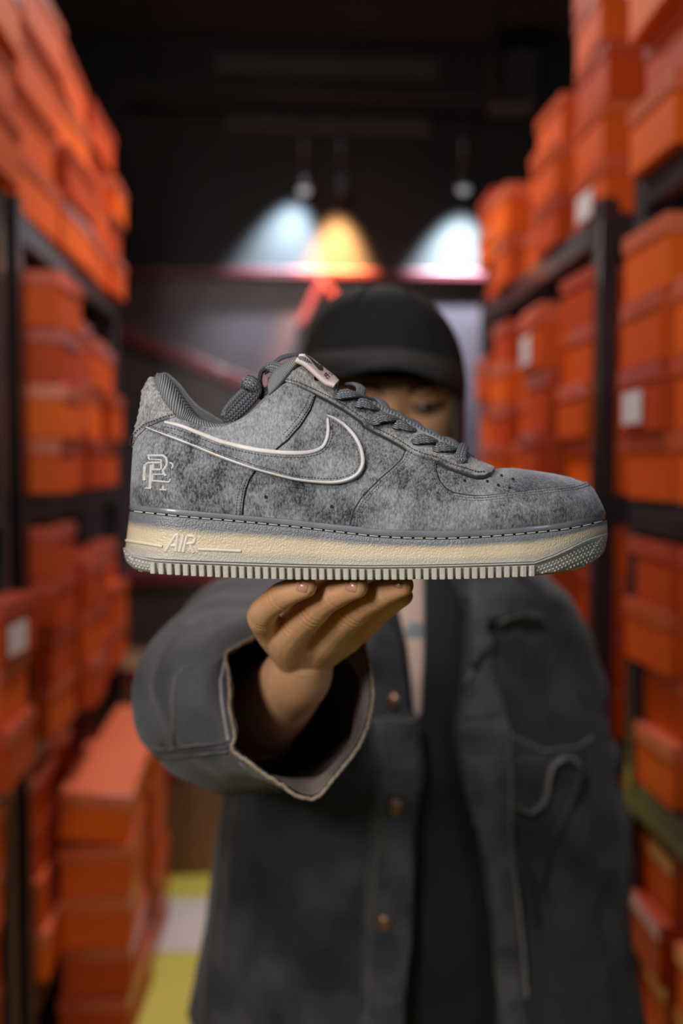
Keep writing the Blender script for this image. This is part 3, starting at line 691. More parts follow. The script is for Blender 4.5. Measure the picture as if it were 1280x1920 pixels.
# groove stitches (long) on a dark cord line
BV_FOX = near_bvh([ring(sh(GROOVE, -4), ax(60), bx(1214), .0022), ring(sh(GROOVE, 4), ax(60), bx(1216), .0022)])
ribbon('groove', [(x, interp(x, GROOVE) - .1) for x in np.arange(ax(66), bx(1210), 5)], 4.0, .0003, HOLE, SH, bv=BV_FOX, off=-.0009, prof=(0, .5, 1, .5, 0))
gl = [(x, interp(x, GROOVE) - .1) for x in np.arange(ax(80), bx(1206), 5)]
stitches('groove_stitching', [gl], THREAD_L, SH, bv=BV_FOX, pitch=21, ln=16, wd=2.6, th=.0007, off=.0003)
# tread blocks
bpx = [ax(185) + i * 15.0 for i in range(0, 200)]
bpx = [x for x in bpx if x < bx(858)]
tbm = None
for i, x in enumerate(bpx):
    yt = interp(x, MIDB) + 5.0; yb = interp(x, BOT) + .6
    (pt, nt_), (pb, nb_), (pc, nc_), (pr, nr_) = hit(BV_OUT, x, yt + 1), hit(BV_OUT, x, yb - 2.5), hit(BV_OUT, x, (yt + yb) / 2), hit(BV_OUT, x + 5, (yt + yb) / 2)
    tx = (pr - pc).normalized(); zz = Vector((0, 0, 1)); nn = tx.cross(zz).normalized()
    if nn.y > 0: nn = -nn
    hgt = (P(x, yt, pc.y) - P(x, yb, pc.y)).z
    if tbm is None:
        b_ = MB().box((0, 0, 0), (.0016, .0020, .5)); tb_ = recalc(mesh('tread_block', b_.v, b_.f, TREAD2, SH, smooth=False, origin=Vector((0, 0, 0)))); tb_.data.name = 'tread_block'
        tbm = tb_.data; bmm = bmesh.new(); bmm.from_mesh(tbm)
        for v in bmm.verts: v.co.z *= .0122
        bmesh.ops.bevel(bmm, geom=list(bmm.edges), offset=.0005, segments=1, affect='EDGES'); bmm.to_mesh(tbm); bmm.free(); first = tb_
    Mr = Matrix((tx, -nn, tx.cross(-nn))).transposed()
    mid_p = P(x, (yt + yb) / 2, pc.y) + nn * .0007
    for far in (0, 1):
        o_ = first if (i == 0 and not far) else bpy.data.objects.new('tread_block', tbm)
        if not (i == 0 and not far): COL.objects.link(o_)
        o_.parent = SH; pp = mid_p if not far else mir(mid_p)
        rz = math.atan2(tx.y, tx.x); o_.rotation_euler = (0, 0, -rz if far else rz); o_.location = pp - SH.location; o_.scale = (1, 1, hgt / .0122)
# nubs on toe and heel wraps
nb = MB()
def nub(px, py, bv, s=2.0):
    loc, nr = hit(bv, px, py); t = Vector((1, 0, 0)); t = (t - nr * t.dot(nr)).normalized(); b2 = nr.cross(t); k = s / F * .55
    nb.add([loc - t * k, loc - b2 * k, loc + t * k, loc + b2 * k, loc + nr * .0006], [(0, 1, 4), (1, 2, 4), (2, 3, 4), (3, 0, 4)])
x = bx(872)
while x < bx(1205):
    y0, y1 = interp(x, MIDB) + 5, interp(x, BOT) - 4; k = 0
    yy = y0
    while yy < y1:
        nub(x + (k % 2) * 3.2, yy, BV_OUT, 3.3); yy += 6.4; k += 1
    x += 6.6
x = ax(36)
while x < ax(178):
    y0, y1 = interp(x, MIDB) + 4, interp(x, BOT) - 3; yy = y0; k = 0
    while yy < y1:
        nub(x + (k % 2) * 3.0, yy, BV_OUT, 2.8); yy += 5.6; k += 1
    x += 6.2
o = nb.build('texture_nubs', NUB, SH, False); o['kind'] = 'stuff'
# AIR lettering and bars
def bars(line, wd, name, lab=None):
    o = ribbon(name, line, wd * 1.3, .0008, BAR, SH, bv=BV_MID, prof=(0, .95, 1, .95, 0)); return o
bars(cA((44, 996), (120, 1008), (226, 1026)), 5.5, 'sole_bar'); bars(cA((404, 1040), (500, 1044), (618, 1049)), 5.5, 'sole_bar')
lt = MB()
def strokes(*ls):
    for l in ls: ribbon(None, l, 8.5, .0006, None, None, bv=BV_MID, prof=(0, .9, 1, .9, 0), mb=lt, step=2)
Q = lambda *p: cC(220, 960, 6.4, *p)
strokes(Q((575, 470), (700, 275), (725, 275), (700, 475)), Q((640, 405), (705, 405)), Q((795, 280), (745, 478)), Q((835, 290), (790, 482)), Q((842, 290), (915, 292), (935, 320), (915, 372), (830, 385)), Q((870, 390), (915, 490)))
o = lt.build('lettering', BAR, SH); o['label'] = 'raised letters reading AIR on the sole side'

# ------------------------------------------------------------------ collar lining, interior, tongue, laces
def sweep(name, pts, wds, ths, m, parent, nrm, nseg=6, uv_v=1.0, n=10):
    """flat rounded strip; nrm = face normal hint per point or single"""
    P3 = [Vector(p) for p in catmull(pts, nseg)]; N_ = len(P3)
    def series(a): return np.interp(np.linspace(0, 1, N_), np.linspace(0, 1, len(a)), a) if hasattr(a, '__len__') else [a] * N_
    W_, T_ = series(wds), series(ths)
    if isinstance(nrm, list):
        nn = np.array([list(q) for q in nrm], float); NN = [Vector([np.interp(i / (N_ - 1), np.linspace(0, 1, len(nn)), nn[:, k]) for k in range(3)]) for i in range(N_)]
    else: NN = [Vector(nrm)] * N_
    V = []; uv = []; f = []; s = 0
    for i, p in enumerate(P3):
        if i: s += (p - P3[i - 1]).length
        t = (P3[min(i + 1, N_ - 1)] - P3[max(i - 1, 0)]).normalized(); nv = NN[i]; nv = (nv - t * nv.dot(t)).normalized(); sd = t.cross(nv)
        endt = min(1, .35 + 3 * min(i, N_ - 1 - i) / N_)
        for k in range(n):
            a = 2 * PI * k / n; ca, sa = math.cos(a), math.sin(a)
            ex = math.copysign(abs(ca) ** .7, ca) * W_[i] / 2; ez = math.copysign(abs(sa) ** .8, sa) * T_[i] / 2
            V.append(p + sd * ex + nv * ez * endt ** .3); uv.append((s, (ca * .5 + .5) * uv_v))
    for i in range(N_ - 1):
        for k in range(n): a, b = i * n + k, i * n + (k + 1) % n; f.append((a, b, b + n, a + n))
    f.append(tuple(range(n))[::-1]); f.append(tuple((N_ - 1) * n + k for k in range(n)))
    return recalc(mesh(name, V, f, m, parent, uvs=uv))
# near collar roll: strip between suede edge and roll top
edge_px = cA((186, 178), (205, 238), (250, 310), (302, 378), (340, 396), (400, 420), (470, 434), (540, 430), (600, 407), (660, 372), (720, 320), (780, 264), (822, 226), (852, 200))
top_px = cA((196, 156), (252, 178), (300, 250), (348, 330), (385, 374), (432, 398), (490, 412), (548, 408), (602, 388), (652, 356), (706, 306), (764, 252), (808, 214), (842, 180))
inn_px = cA((215, 155), (290, 205), (335, 270), (385, 335), (420, 372), (462, 392), (500, 402), (552, 400), (606, 382), (656, 350), (710, 300), (768, 246), (812, 208), (846, 176))
e_, t_, i_ = [catmull(q, 5) for q in (edge_px, top_px, inn_px)]
rowsA = []; uvl = []; N_ = len(e_)
for k in range(N_):
    u = (e_[k][0] - X0) / (X1 - X0); Wn = interp(u, WB) * interp(u, RTOP) * endround(max(0.02, u + .01), .12)
    if k < 6: Wn = .0235 * (.35 + .65 * k / 6) if False else max(Wn, .006 + .002 * k)
    a, b, c = e_[k], t_[k], i_[k]
    pA, pB, pC = P(a[0], a[1] + 3, D0 - Wn + .001), P(b[0], b[1], D0 - Wn + .0055), P(c[0], c[1] + 4, D0 - Wn + .010)
    mAB = P((a[0] + b[0]) / 2, (a[1] + b[1]) / 2, D0 - Wn - .0012); deep = pC + Vector((0, .002, -.02))
    rowsA.append([pA, P(a[0] * .8 + b[0] * .2, a[1] * .8 + b[1] * .2, D0 - Wn - .0012), mAB, P(a[0] * .2 + b[0] * .8, a[1] * .2 + b[1] * .8, D0 - Wn + .0015), pB, pC, deep])
V = [p for r in rowsA for p in r]; uvs = [(k * .0022 + j * .0006, j / 6) for k in range(N_) for j in range(7)]
bb = MB(); bb.grid(rowsA); o = recalc(mesh('collar_lining', bb.v, bb.f, LINING, SH, uvs=uvs)); o['label'] = 'ribbed twill padded collar lining'
# far collar wall, seen inside the opening
far_px = cA((200, 156), (236, 152), (262, 166), (312, 212), (350, 262), (385, 303), (420, 332), (455, 352), (500, 380), (540, 398), (600, 392), (660, 350), (720, 300), (780, 248), (850, 176))
fr = catmull(far_px, 4); rowsF = []
for k, q in enumerate(fr):
    t = min(1, k / 10); Y = D0 + (.002 + .026 * math.sin(t * PI / 2)) * (1 - .3 * max(0, (k - 30) / 30))
    a = P(q[0], q[1], Y); rowsF.append([a + Vector((0, .006, -.022)), a + Vector((0, .005, -.006)), a + Vector((0, .002, -.0005)), a + Vector((0, -.002, -.001)), a + Vector((0, -.006, -.006)), a + Vector((0, -.0075, -.015)), a + Vector((0, -.006, -.045))])
MB().grid(rowsF).build('far_collar', LINING2, SH)
# insole closing the inside
ir = ring(sh(SOLE, -60), ax(130), ax(1100), -.012, n=40); MB().grid([ir, [mir(p) for p in ir]]).build('insole', LINING2, SH)
# tongue: a padded slab between the eyestays
tp = cA((775, 320), (800, 252), (830, 185), (862, 135), (898, 100), (930, 98), (985, 150), (1045, 205), (1100, 255)) + cB((50, 322), (150, 372), (250, 428), (350, 478), (450, 530), (545, 592))
tw = [.016, .020, .024, .026, .0265, .026, .024, .022, .020, .017, .016, .015, .014, .013, .012]
tc_ = catmull([(x, y, w_) for (x, y), w_ in zip(tp, tw)], 4)
rw = []
for x, y, w_ in tc_:
    rw.append([P(x, y + 4, D0 - w_), P(x, y + 1.5, D0 - w_ - .001), P(x, y, D0 - w_ + .002)] + [P(x, y, D0 - w_ + .002) + Vector((0, q * (w_ - .002) * 2, .001 * math.sin(PI * q))) for q in (.25, .5, .75, 1)])
bb = MB(); bb.grid(rw); uvs = [(k * .0022, j / 6) for k in range(len(rw)) for j in range(7)]
tg = recalc(mesh('tongue', bb.v, bb.f, TONGUE, SH, uvs=uvs)); so = tg.modifiers.new('s', 'SOLIDIFY'); so.thickness = .005; so.offset = 0
# ribbed side of the tongue below the label
def strip3(name, a, b, Ya, Yb, m, parent, th=.001, n=6, uvk=.002):
    ra, rb = catmull(a, n), catmull(b, n); rows = []
    for k in range(len(ra)):
        pa, pb = P(*ra[k], Ya), P(*rb[k], Yb); rows.append([pa.lerp(pb, t) for t in (0, .33, .66, 1)])
    b_ = MB(); b_.grid(rows); o = recalc(mesh(name, b_.v, b_.f, m, parent, uvs=[(j / 3 * .02, k * uvk) for k in range(len(rows)) for j in range(4)])); s_ = o.modifiers.new('s', 'SOLIDIFY'); s_.thickness = th; s_.offset = 0; return o
strip3('tongue_side', cC(400, 640, 4.267, (455, 440), (500, 400), (560, 330), (600, 280), (650, 215), (720, 175)), cC(400, 640, 4.267, (450, 340), (470, 290), (500, 245), (560, 200), (610, 160), (660, 140)), .573, .580, TONGUE, SH, .004)
# label on the tongue
J = lambda *p: cC(540, 650, 10.667, *p)
la = J((150, 275), (240, 300), (350, 360), (500, 490), (640, 620), (760, 715), (830, 745), (930, 775)); lb_ = J((215, 170), (330, 172), (450, 235), (600, 350), (730, 450), (850, 545), (940, 620), (1005, 690))
ra, rb = catmull(la, 5), catmull(lb_, 5); rows = []; YN, YFAR = .5705, .596
for k in range(len(ra)):
    pa, pb = P(*ra[k], YN), P(*rb[k], YFAR); row = [pa + Vector((-.0006, 0, -.0014))]
    for t in (0, .08, .3, .6, .9, 1, ): q = pa.lerp(pb, t); row.append(q + Vector((.0010, -.0002, .0010)) * math.sin(PI * min(1, t * .9 + .06)) + Vector((0, -.0006 * (t < .1), 0)))
    row.append(mir(pa)); rows.append(row)
lab = MB().grid(rows).build('tongue_label', LABEL, SH); lab['label'] = 'cream tongue label with black mark'; s_ = lab.modifiers.new('s', 'SOLIDIFY'); s_.thickness = .0012; s_.offset = 0
lv = [p for r in rows for p in r]; mm = len(rows[0]); BV_LAB = BVHTree.FromPolygons(lv, [(k * mm + i, k * mm + i + 1, (k + 1) * mm + i + 1, (k + 1) * mm + i) for k in range(len(rows) - 1) for i in range(mm - 1)])
o = overlay('printed_mark', catmull(J((330, 182), (400, 215), (480, 280), (560, 355), (592, 352), (600, 372), (575, 388), (612, 392), (640, 375), (672, 425), (682, 470), (655, 492), (590, 465), (530, 400), (480, 335), (420, 260), (360, 205)), 3, True), .0002, BLACK, SH, bv=BV_LAB, step=1.2, edge=1, off=.0009, skirt=-.0003, Yg=.58)
lt2 = MB()
for l in (J((705, 580), (735, 535), (760, 560)), J((760, 560), (735, 610)), J((735, 610), (715, 590)), J((770, 575), (800, 600)), J((745, 630), (790, 665)), J((790, 620), (822, 625)), J((800, 540), (822, 552)), J((845, 570), (868, 585))):
    ribbon(None, l, 1.2, .0002, None, None, bv=BV_LAB, off=.0009, prof=(0, 1, 0), mb=lt2, step=1, Yg=.58)
lt2.build('printed_letters', THREAD_D, SH)
# laces: visible half loops, each from its eyelet up over the eyestay and across
Z5 = lambda *p: cC(620, 680, 4.267, *p)
def yl(x): return D0 - (interp((x - X0) / (X1 - X0), WB) * interp((x - X0) / (X1 - X0), RTOP)) 
loops = [((62, 262), (110, 250), (170, 248), (232, 262), 1), ((222, 330), (262, 322), (320, 345), (385, 376), 1), ((358, 470), (400, 440), (460, 440), (540, 452), 1), ((522, 500), (565, 498), (625, 520), (690, 540), 1),
         ((682, 622), (730, 610), (790, 612), (858, 628), 1), ((846, 684), (890, 672), (940, 678), (1010, 696), 1)]
for lp in loops:
    pts = Z5(*lp[:4]); xs = [p[0] for p in pts]; Y0 = hit(BV_UP, pts[0][0], pts[0][1])[0].y
    ctl = [P(pts[0][0] + 1, pts[0][1] + 1, Y0 + .000), P(pts[0][0] + 0, pts[0][1], Y0 - .0050), P(*pts[1], Y0 - .0055), P(*pts[2], Y0 - .0040), P(*pts[3], D0 - .0165), P(pts[3][0] + 12, pts[3][1] + 4, D0 - .006), P(pts[3][0] + 22, pts[3][1] + 12, D0 + .006)]
    sweep('lace', ctl, [.0060, .0068, .0080, .0080, .0072, .007], [.0026, .0032, .0028, .0026, .0024, .002], LACE, SH, [(-.1, -1, .5), (0, -1, .75), (.2, -.8, .9), (.5, -.3, 1), (.5, 0, 1)])
for a in (((150, 165), (200, 175), (240, 205), (235, 250)), ((345, 270), (385, 300), (425, 340), (440, 372)), ((445, 370), (490, 385), (540, 410), (575, 445)), ((610, 432), (660, 470), (710, 515), (745, 545)), ((735, 535), (780, 540), (820, 560), (850, 590)), ((905, 590), (950, 615), (995, 650), (1015, 680))):
    pts = Z5(*a); ctl = [P(pts[0][0] - 2, pts[0][1] + 3, D0 + .010), P(*pts[1], D0 + .003), P(*pts[2], D0 - .005), P(*pts[3], D0 - .013)]
    sweep('lace', ctl, [.006, .0075, .0075, .006], .0026, LACE, SH, [(.5, -.5, .8), (.5, -.7, .7), (.4, -.8, .6)])
pts = Z5((1045, 795), (1040, 740), (1058, 690), (1068, 662)); Y0 = hit(BV_UP, *pts[0])[0].y
sweep('lace', [P(pts[0][0], pts[0][1] + 2, Y0 - .001), P(*pts[0], Y0 - .0052), P(*pts[1], Y0 - .003), P(*pts[2], Y0 + .004), P(*pts[3], D0 - .003), P(pts[3][0] + 1, pts[3][1] + 2, D0 + .012)], [.0055, .0066, .0068, .0066, .0062, .006], .0026, LACE, SH, [(0, -1, .3), (.1, -1, .6), (.3, -.6, 1), (.5, 0, 1)])
# bow behind the tongue
Z4 = lambda *p: cC(400, 640, 4.267, *p)
sweep('lace', [P(*Z4((470, 190))[0], .60), P(*Z4((530, 140))[0], .603), P(*Z4((600, 115))[0], .604), P(*Z4((690, 112))[0], .606), P(*Z4((740, 135))[0], .612)], [.003, .0032, .003, .0032, .003], .0026, LACE, SH, (0, -1, .2))
sweep('lace', [P(*Z4((575, 300))[0], .574), P(*Z4((555, 240))[0], .578), P(*Z4((510, 215))[0], .585), P(*Z4((450, 205))[0], .590), P(*Z4((400, 235))[0], .592)], [.0085, .0095, .0095, .008, .006], .0022, LACE, SH, (0, -.9, .4))
sweep('lace', [P(*Z4((420, 220))[0], .585), P(*Z4((385, 245))[0], .585), P(*Z4((372, 320))[0], .585), P(*Z4((395, 380))[0], .586), P(*Z4((440, 370))[0], .588), P(*Z4((455, 300))[0], .59)], .003, .0065, LACE_D, SH, (0, -1, 0))
sweep('lace', [P(*Z4((360, 430))[0], .588), P(*Z4((400, 430))[0], .584), P(*Z4((440, 400))[0], .584), P(*Z4((462, 350))[0], .588), P(*Z4((465, 310))[0], .592)], [.005, .006, .006, .005, .004], .003, LACE_D, SH, (0, -1, .2))
kb = [P(*Z4((270, 290))[0], .583), P(*Z4((285, 300))[0], .582), P(*Z4((320, 320))[0], .58), P(*Z4((345, 360))[0], .58), P(*Z4((330, 420))[0], .582)]
sweep('knot', kb, [.004, .0045, .006, .007, .006], [.004, .004, .006, .007, .006], LACE_D, SH, (0, -1, 0))
sweep('knot', [P(*Z4((245, 370))[0], .584), P(*Z4((262, 330))[0], .579), P(*Z4((310, 345))[0], .577), P(*Z4((345, 400))[0], .580), P(*Z4((310, 440))[0], .585)], [.006, .008, .008, .007, .005], .004, LACE, SH, (0, -1, .1))
sweep('lace', [P(*Z4((330, 400))[0], .583), P(*Z4((300, 430))[0], .579), P(*Z4((230, 500))[0], .577), P(*Z4((150, 580))[0], .577), P(*Z4((112, 612))[0], .580), P(*Z4((95, 600))[0], .586)], [.007, .0115, .0125, .011, .008, .006], [.003, .004, .0045, .004, .003, .002], LACE_D, SH, (-.3, -1, .2))
sweep('lace', [P(*Z4((290, 360))[0], .588), P(*Z4((230, 430))[0], .590), P(*Z4((160, 500))[0], .592), P(*Z4((105, 570))[0], .592), P(*Z4((88, 600))[0], .590)], [.005, .008, .008, .007, .005], .003, LACE, SH, (-.4, -1, .3))

# ================================================================== THE PERSON
PX = .10; PYc = 1.20
MAN = empty('person', (PX, PYc, 0), 'person in black cap and open black denim jacket holding a shoe up', 'person')
# ---- body: closed tapered volumes fused into one continuous skin
def remesh(o, vox, smooth=4):
    m = o.modifiers.new('r', 'REMESH'); m.mode = 'VOXEL'; m.voxel_size = vox; m.use_smooth_shade = True
    if smooth: s = o.modifiers.new('s', 'SMOOTH'); s.iterations = smooth; s.factor = .5
    dg = bpy.context.evaluated_depsgraph_get(); me = bpy.data.meshes.new_from_object(o.evaluated_get(dg))
    o.modifiers.clear(); old = o.data; o.data = me; bpy.data.meshes.remove(old); return o
HC = P(733, 772, 1.125)                                  # head centre
hx = Vector((1, 0, 0))
def head_pt(th, ph):                                     # th polar from top, ph=0 front
    n = Vector((math.sin(th) * math.sin(ph), -math.sin(th) * math.cos(ph), math.cos(th)))
    rx, ry, rz = .075, .094, .118
    z = n.z
    if z < 0: rx *= 1 - .28 * (-z) ** 1.3; ry *= 1 - (.10 if n.y < 0 else .34) * (-z)
    p = Vector((n.x * rx, n.y * ry, n.z * rz))
    fr = max(0, -n.y)
    p.y += .010 * fr ** 3 * (z > -.9)                    # flatten face
    def g(x0, z0, sx, sz): return math.exp(-((p.x - x0) / sx) ** 2 - ((p.z - z0) / sz) ** 2) * (fr > .2)
    p.y -= .022 * g(0, -.028, .010, .012) + .013 * g(0, -.012, .009, .02) + .004 * g(.011, -.033, .007, .007) + .004 * g(-.011, -.033, .007, .007)
    for s in (-1, 1):
        p.y += .013 * g(s * .033, .002, .017, .011); p.y -= .005 * g(s * .033, .021, .022, .007); p.y -= .004 * g(s * .045, -.025, .018, .016)
    p.y -= .007 * g(0, -.060, .022, .005) + .007 * g(0, -.071, .018, .006) + .008 * g(0, -.100, .018, .014); p.y += .003 * g(0, -.0655, .024, .002)
    return HC + p
bd = MB(); rows = [[head_pt(PI * (j + .5) / 72, 2 * PI * i / 96) for i in range(96)] for j in range(72)]
bd.grid(rows, True); n0 = len(bd.v); bd.add([head_pt(0, 0), head_pt(PI, 0)], []); T_, B_ = n0, n0 + 1
for i in range(96): bd.f.append((T_, (i + 1) % 96, i)); bd.f.append((B_, 71 * 96 + i, 71 * 96 + (i + 1) % 96))
for s in (-1, 1): bd.ell(HC + Vector((s * .074, .012, -.008)), (.010, .018, .030), 12, 8, Matrix.Rotation(s * -.3, 3, 'Z'))
zc = lambda z: Vector((PX, PYc, z))
bd.tube([HC + Vector((0, .03, -.03)), HC + Vector((.012, .035, -.13)), Vector((PX - .01, PYc + .0, 1.36)), Vector((PX, PYc, 1.30))], [.058, .054, .060, .085], 20)
def ringp(c, rx, ry, n=40, e=2.3):
    o_ = []
    for k in range(n):
        a = 2 * PI * k / n; ca, sa = math.cos(a), math.sin(a); o_.append(Vector((c[0] + math.copysign(abs(ca) ** (2 / e), ca) * rx, c[1] + math.copysign(abs(sa) ** (2 / e), sa) * ry, c[2])))
    return o_
def loft(mb, rings_):
    mb.grid(rings_, True); n = len(rings_[0]); b0 = len(mb.v) - n * len(rings_); mb.f.append(tuple(b0 + k for k in range(n))[::-1]); mb.f.append(tuple(b0 + (len(rings_) - 1) * n + k for k in range(n)))
loft(bd, [ringp((PX, PYc, z), rx, ry) for z, rx, ry in ((.80, .15, .10), (.88, .165, .11), (1.0, .145, .10), (1.10, .155, .105), (1.20, .17, .105), (1.26, .155, .095), (1.30, .12, .075), (1.335, .08, .055))])
for s in (-1, 1):
    bd.tube([(PX + s * .085, PYc, .86), (PX + s * .09, PYc - .01, .46), (PX + s * .095, PYc + .01, .09)], [.085, .055, .036], 18)
    bd.ell((PX + s * .095, PYc - .05, .045), (.042, .11, .035))
# left arm of the person hanging down (picture right)
bd.tube([(PX + .12, PYc, 1.26), (PX + .155, PYc + .005, 1.19), (PX + .198, PYc + .0, .97), (PX + .203, PYc - .03, .76)], [.045, .045, .036, .026], 16)
HL = Vector((PX + .203, PYc - .035, .74))
bd.tube([HL + Vector((0, 0, .03)), HL, HL + Vector((-.004, -.005, -.05)), HL + Vector((-.006, -.008, -.09))], [.024, .030, .034, .028], 12, sq=.6)
for k in range(4):
    b0 = HL + Vector((-.004, -.035 + k * .018, -.085)); ln = (.062, .072, .068, .052)[k]
    bd.tube([b0 + Vector((0, 0, .02)), b0 + Vector((0, 0, -ln * .5)), b0 + Vector((-.012, 0, -ln))], [.0095, .0088, .0075], 10)
bd.tube([HL + Vector((-.004, -.03, -.02)), HL + Vector((-.01, -.052, -.05)), HL + Vector((-.014, -.056, -.085))], [.012, .0105, .009], 10)
# raised arm (picture left): shoulder, elbow, forearm down to a hidden overlap inside the cuff
SHO = P(505, 1195, 1.19); ELB = P(440, 1395, .935); WR = P(562, 1262, .69)
FA = WR.lerp(ELB, .55)
bd.tube([(PX - .15, PYc, 1.28), SHO, SHO.lerp(ELB, .5), ELB], [.05, .052, .046, .042], 18); bd.tube([ELB, ELB.lerp(WR, .25), FA], [.042, .043, .038], 18)
# hand (picture coordinates in a 3.765x crop at 460,1060)
H = lambda x, y, Y: P(460 + x / 3.765, 1060 + y / 3.765, Y)
hd = MB()
for q in catmull([list(FA) + [.037], list(FA.lerp(WR, .4)) + [.033], list(FA.lerp(WR, .75)) + [.028], list(WR) + [.0245], list(H(415, 640, .672)) + [.0205]], 14):
    hd.ell(Vector(q[:3]), (q[3],) * 3, 28, 18)
hd.tube([FA - (WR - FA) * .15, FA.lerp(WR, .3)], [.038, .034], 28)
fing = [
    [H(380, 690, .672), H(215, 470, .648), H(122, 350, .612), H(262, 214, .585), H(425, 150, .572)],
    [H(400, 680, .668), H(300, 525, .640), H(482, 312, .600), H(640, 200, .582), H(782, 150, .570)],
    [H(440, 680, .668), H(545, 520, .645), H(768, 315, .604), H(940, 208, .586), H(1105, 142, .573)],
    [H(480, 680, .672), H(690, 500, .658), H(850, 400, .630), H(985, 290, .608), H(1110, 215, .596)],
]
frad = [[.013, .0135, .0098, .0086, .0072], [.014, .0138, .0103, .0090, .0076], [.014, .0138, .0103, .0090, .0074], [.014, .0130, .0096, .0082, .0068]]
for f_ in fing: f_[0] = f_[0].lerp(WR, .75)
for rd in frad: rd[0] = .0115
for pts, rd in zip(fing, frad):
    a = catmull([list(p) + [r] for p, r in zip(pts, rd)], 6)
    rr = []
    for i, q in enumerate(a):
        r = q[3]
        for kn, am in ((6, .0006), (12, .0007), (18, .0005)): r += am * math.exp(-((i - kn) / 1.6) ** 2)
        rr.append(r)
    hd.tube([Vector(q[:3]) for q in a], rr, 16); hd.ell(pts[-1], (rd[-1],) * 3, 14, 10)
# palm mass between the metacarpals
for a, b in ((0, 1), (1, 2), (2, 3)):
    for t in (.33, .66):
        hd.tube([fing[a][0].lerp(fing[b][0], t), fing[a][1].lerp(fing[b][1], t)], [.0135, .0125], 14); hd.ell(fing[a][1].lerp(fing[b][1], t), (.0122,) * 3, 12, 8)
for f_ in fing: hd.ell(f_[1] + Vector((0, 0, -.0006)), (.0138, .0135, .0132), 14, 10)
# thumb on the far side of the palm, pressing up under the sole
hd.tube([H(330, 640, .690), H(300, 470, .700), H(400, 300, .685), H(520, 190, .660), H(600, 160, .645)], [.016, .015, .0115, .0105, .0085], 16); hd.ell(H(600, 160, .645), (.0085,) * 3, 12, 8)
hand = hd.build('hand', SKIN, None); remesh(hand, .0010, 6)
hv = np.empty(len(hand.data.vertices) * 3); hand.data.vertices.foreach_get('co', hv); hv = hv.reshape(-1, 3)
hn = np.empty_like(hv).ravel(); hand.data.vertices.foreach_get('normal', hn); hn = hn.reshape(-1, 3)
for f_ in fing:                                          # knuckle creases on the back of each finger joint
    for j, (am_, rad_) in ((2, (.00075, .0085)), (3, (.00045, .006))):
        c_ = np.array(f_[j]); t_ = np.array((f_[j + 1] - f_[j - 1]).normalized()); q = hv - c_; a_ = q @ t_; d_ = np.linalg.norm(q, axis=1)
        side = np.clip(-hn[:, 1] + .35, 0, 1); wgt = np.exp(-(a_ / rad_ * 1.6) ** 2) * (d_ < .022) * side
        hv -= hn * (am_ * wgt * (.5 + .5 * np.cos(2 * np.pi * a_ / .0046 + q[:, 0] * 120)))[:, None]
hand.data.vertices.foreach_set('co', hv.ravel()); hand.data.update()
body = bd.build('body', SKIN, None); remesh(body, .0042, 3)
# weld both volumes along the forearm: cut and bridge the two loops, giving one continuous skin
cutp = FA.lerp(WR, .12); ax_ = (WR - FA).normalized()
bm = bmesh.new(); bm.from_mesh(body.data)
near_ = lambda co: (co - cutp).length < .075
def cut(bmx, keep_side):
    g = [f for f in bmx.faces if near_(f.calc_center_median())]; ge = set(e for f in g for e in f.edges); gv = set(v for f in g for v in f.verts)
    r = bmesh.ops.bisect_plane(bmx, geom=list(g) + list(ge) + list(gv), plane_co=cutp, plane_no=ax_, dist=1e-6)
    dl = [v for v in bmx.verts if near_(v.co) and (v.co - cutp).dot(ax_) * keep_side < -1e-5]
    bmesh.ops.delete(bmx, geom=dl, context='VERTS')
cut(bm, -1)
bm2 = bmesh.new(); bm2.from_mesh(hand.data)
dl = bmesh.ops.bisect_plane(bm2, geom=list(bm2.verts) + list(bm2.edges) + list(bm2.faces), plane_co=cutp, plane_no=ax_, dist=1e-6, clear_inner=True)
me2 = bpy.data.meshes.new('tmp'); bm2.to_mesh(me2); bm2.free(); bm.from_mesh(me2)
loops_ = [e for e in bm.edges if e.is_boundary and abs((e.verts[0].co - cutp).dot(ax_)) < 2e-3 and near_(e.verts[0].co)]
try: bmesh.ops.bridge_loops(bm, edges=loops_)
except Exception as ex: print('bridge', ex)
bmesh.ops.smooth_vert(bm, verts=[v for v in bm.verts if (v.co - cutp).length < .06 and abs((v.co - cutp).dot(ax_)) < .012], factor=.5, use_axis_x=True, use_axis_y=True, use_axis_z=True)
for _ in range(12): bmesh.ops.smooth_vert(bm, verts=[v for v in bm.verts if (v.co - cutp).length < .06 and abs((v.co - cutp).dot(ax_)) < .008], factor=.5, use_axis_x=True, use_axis_y=True, use_axis_z=True)
# bring into the person's frame
for v in bm.verts: v.co -= wloc(MAN)
bmesh.ops.recalc_face_normals(bm, faces=bm.faces)
mb_ = bpy.data.meshes.new('body'); bm.to_mesh(mb_); bm.free(); mb_.materials.append(SKIN); mb_.polygons.foreach_set('use_smooth', [True] * len(mb_.polygons))
bpy.data.objects.remove(hand); bpy.data.objects.remove(body)
body = bpy.data.objects.new('body', mb_); COL.objects.link(body); body.parent = MAN
BV_BODY = BVHTree.FromPolygons([v.co + wloc(MAN) for v in mb_.vertices], [tuple(p.vertices) for p in mb_.polygons])
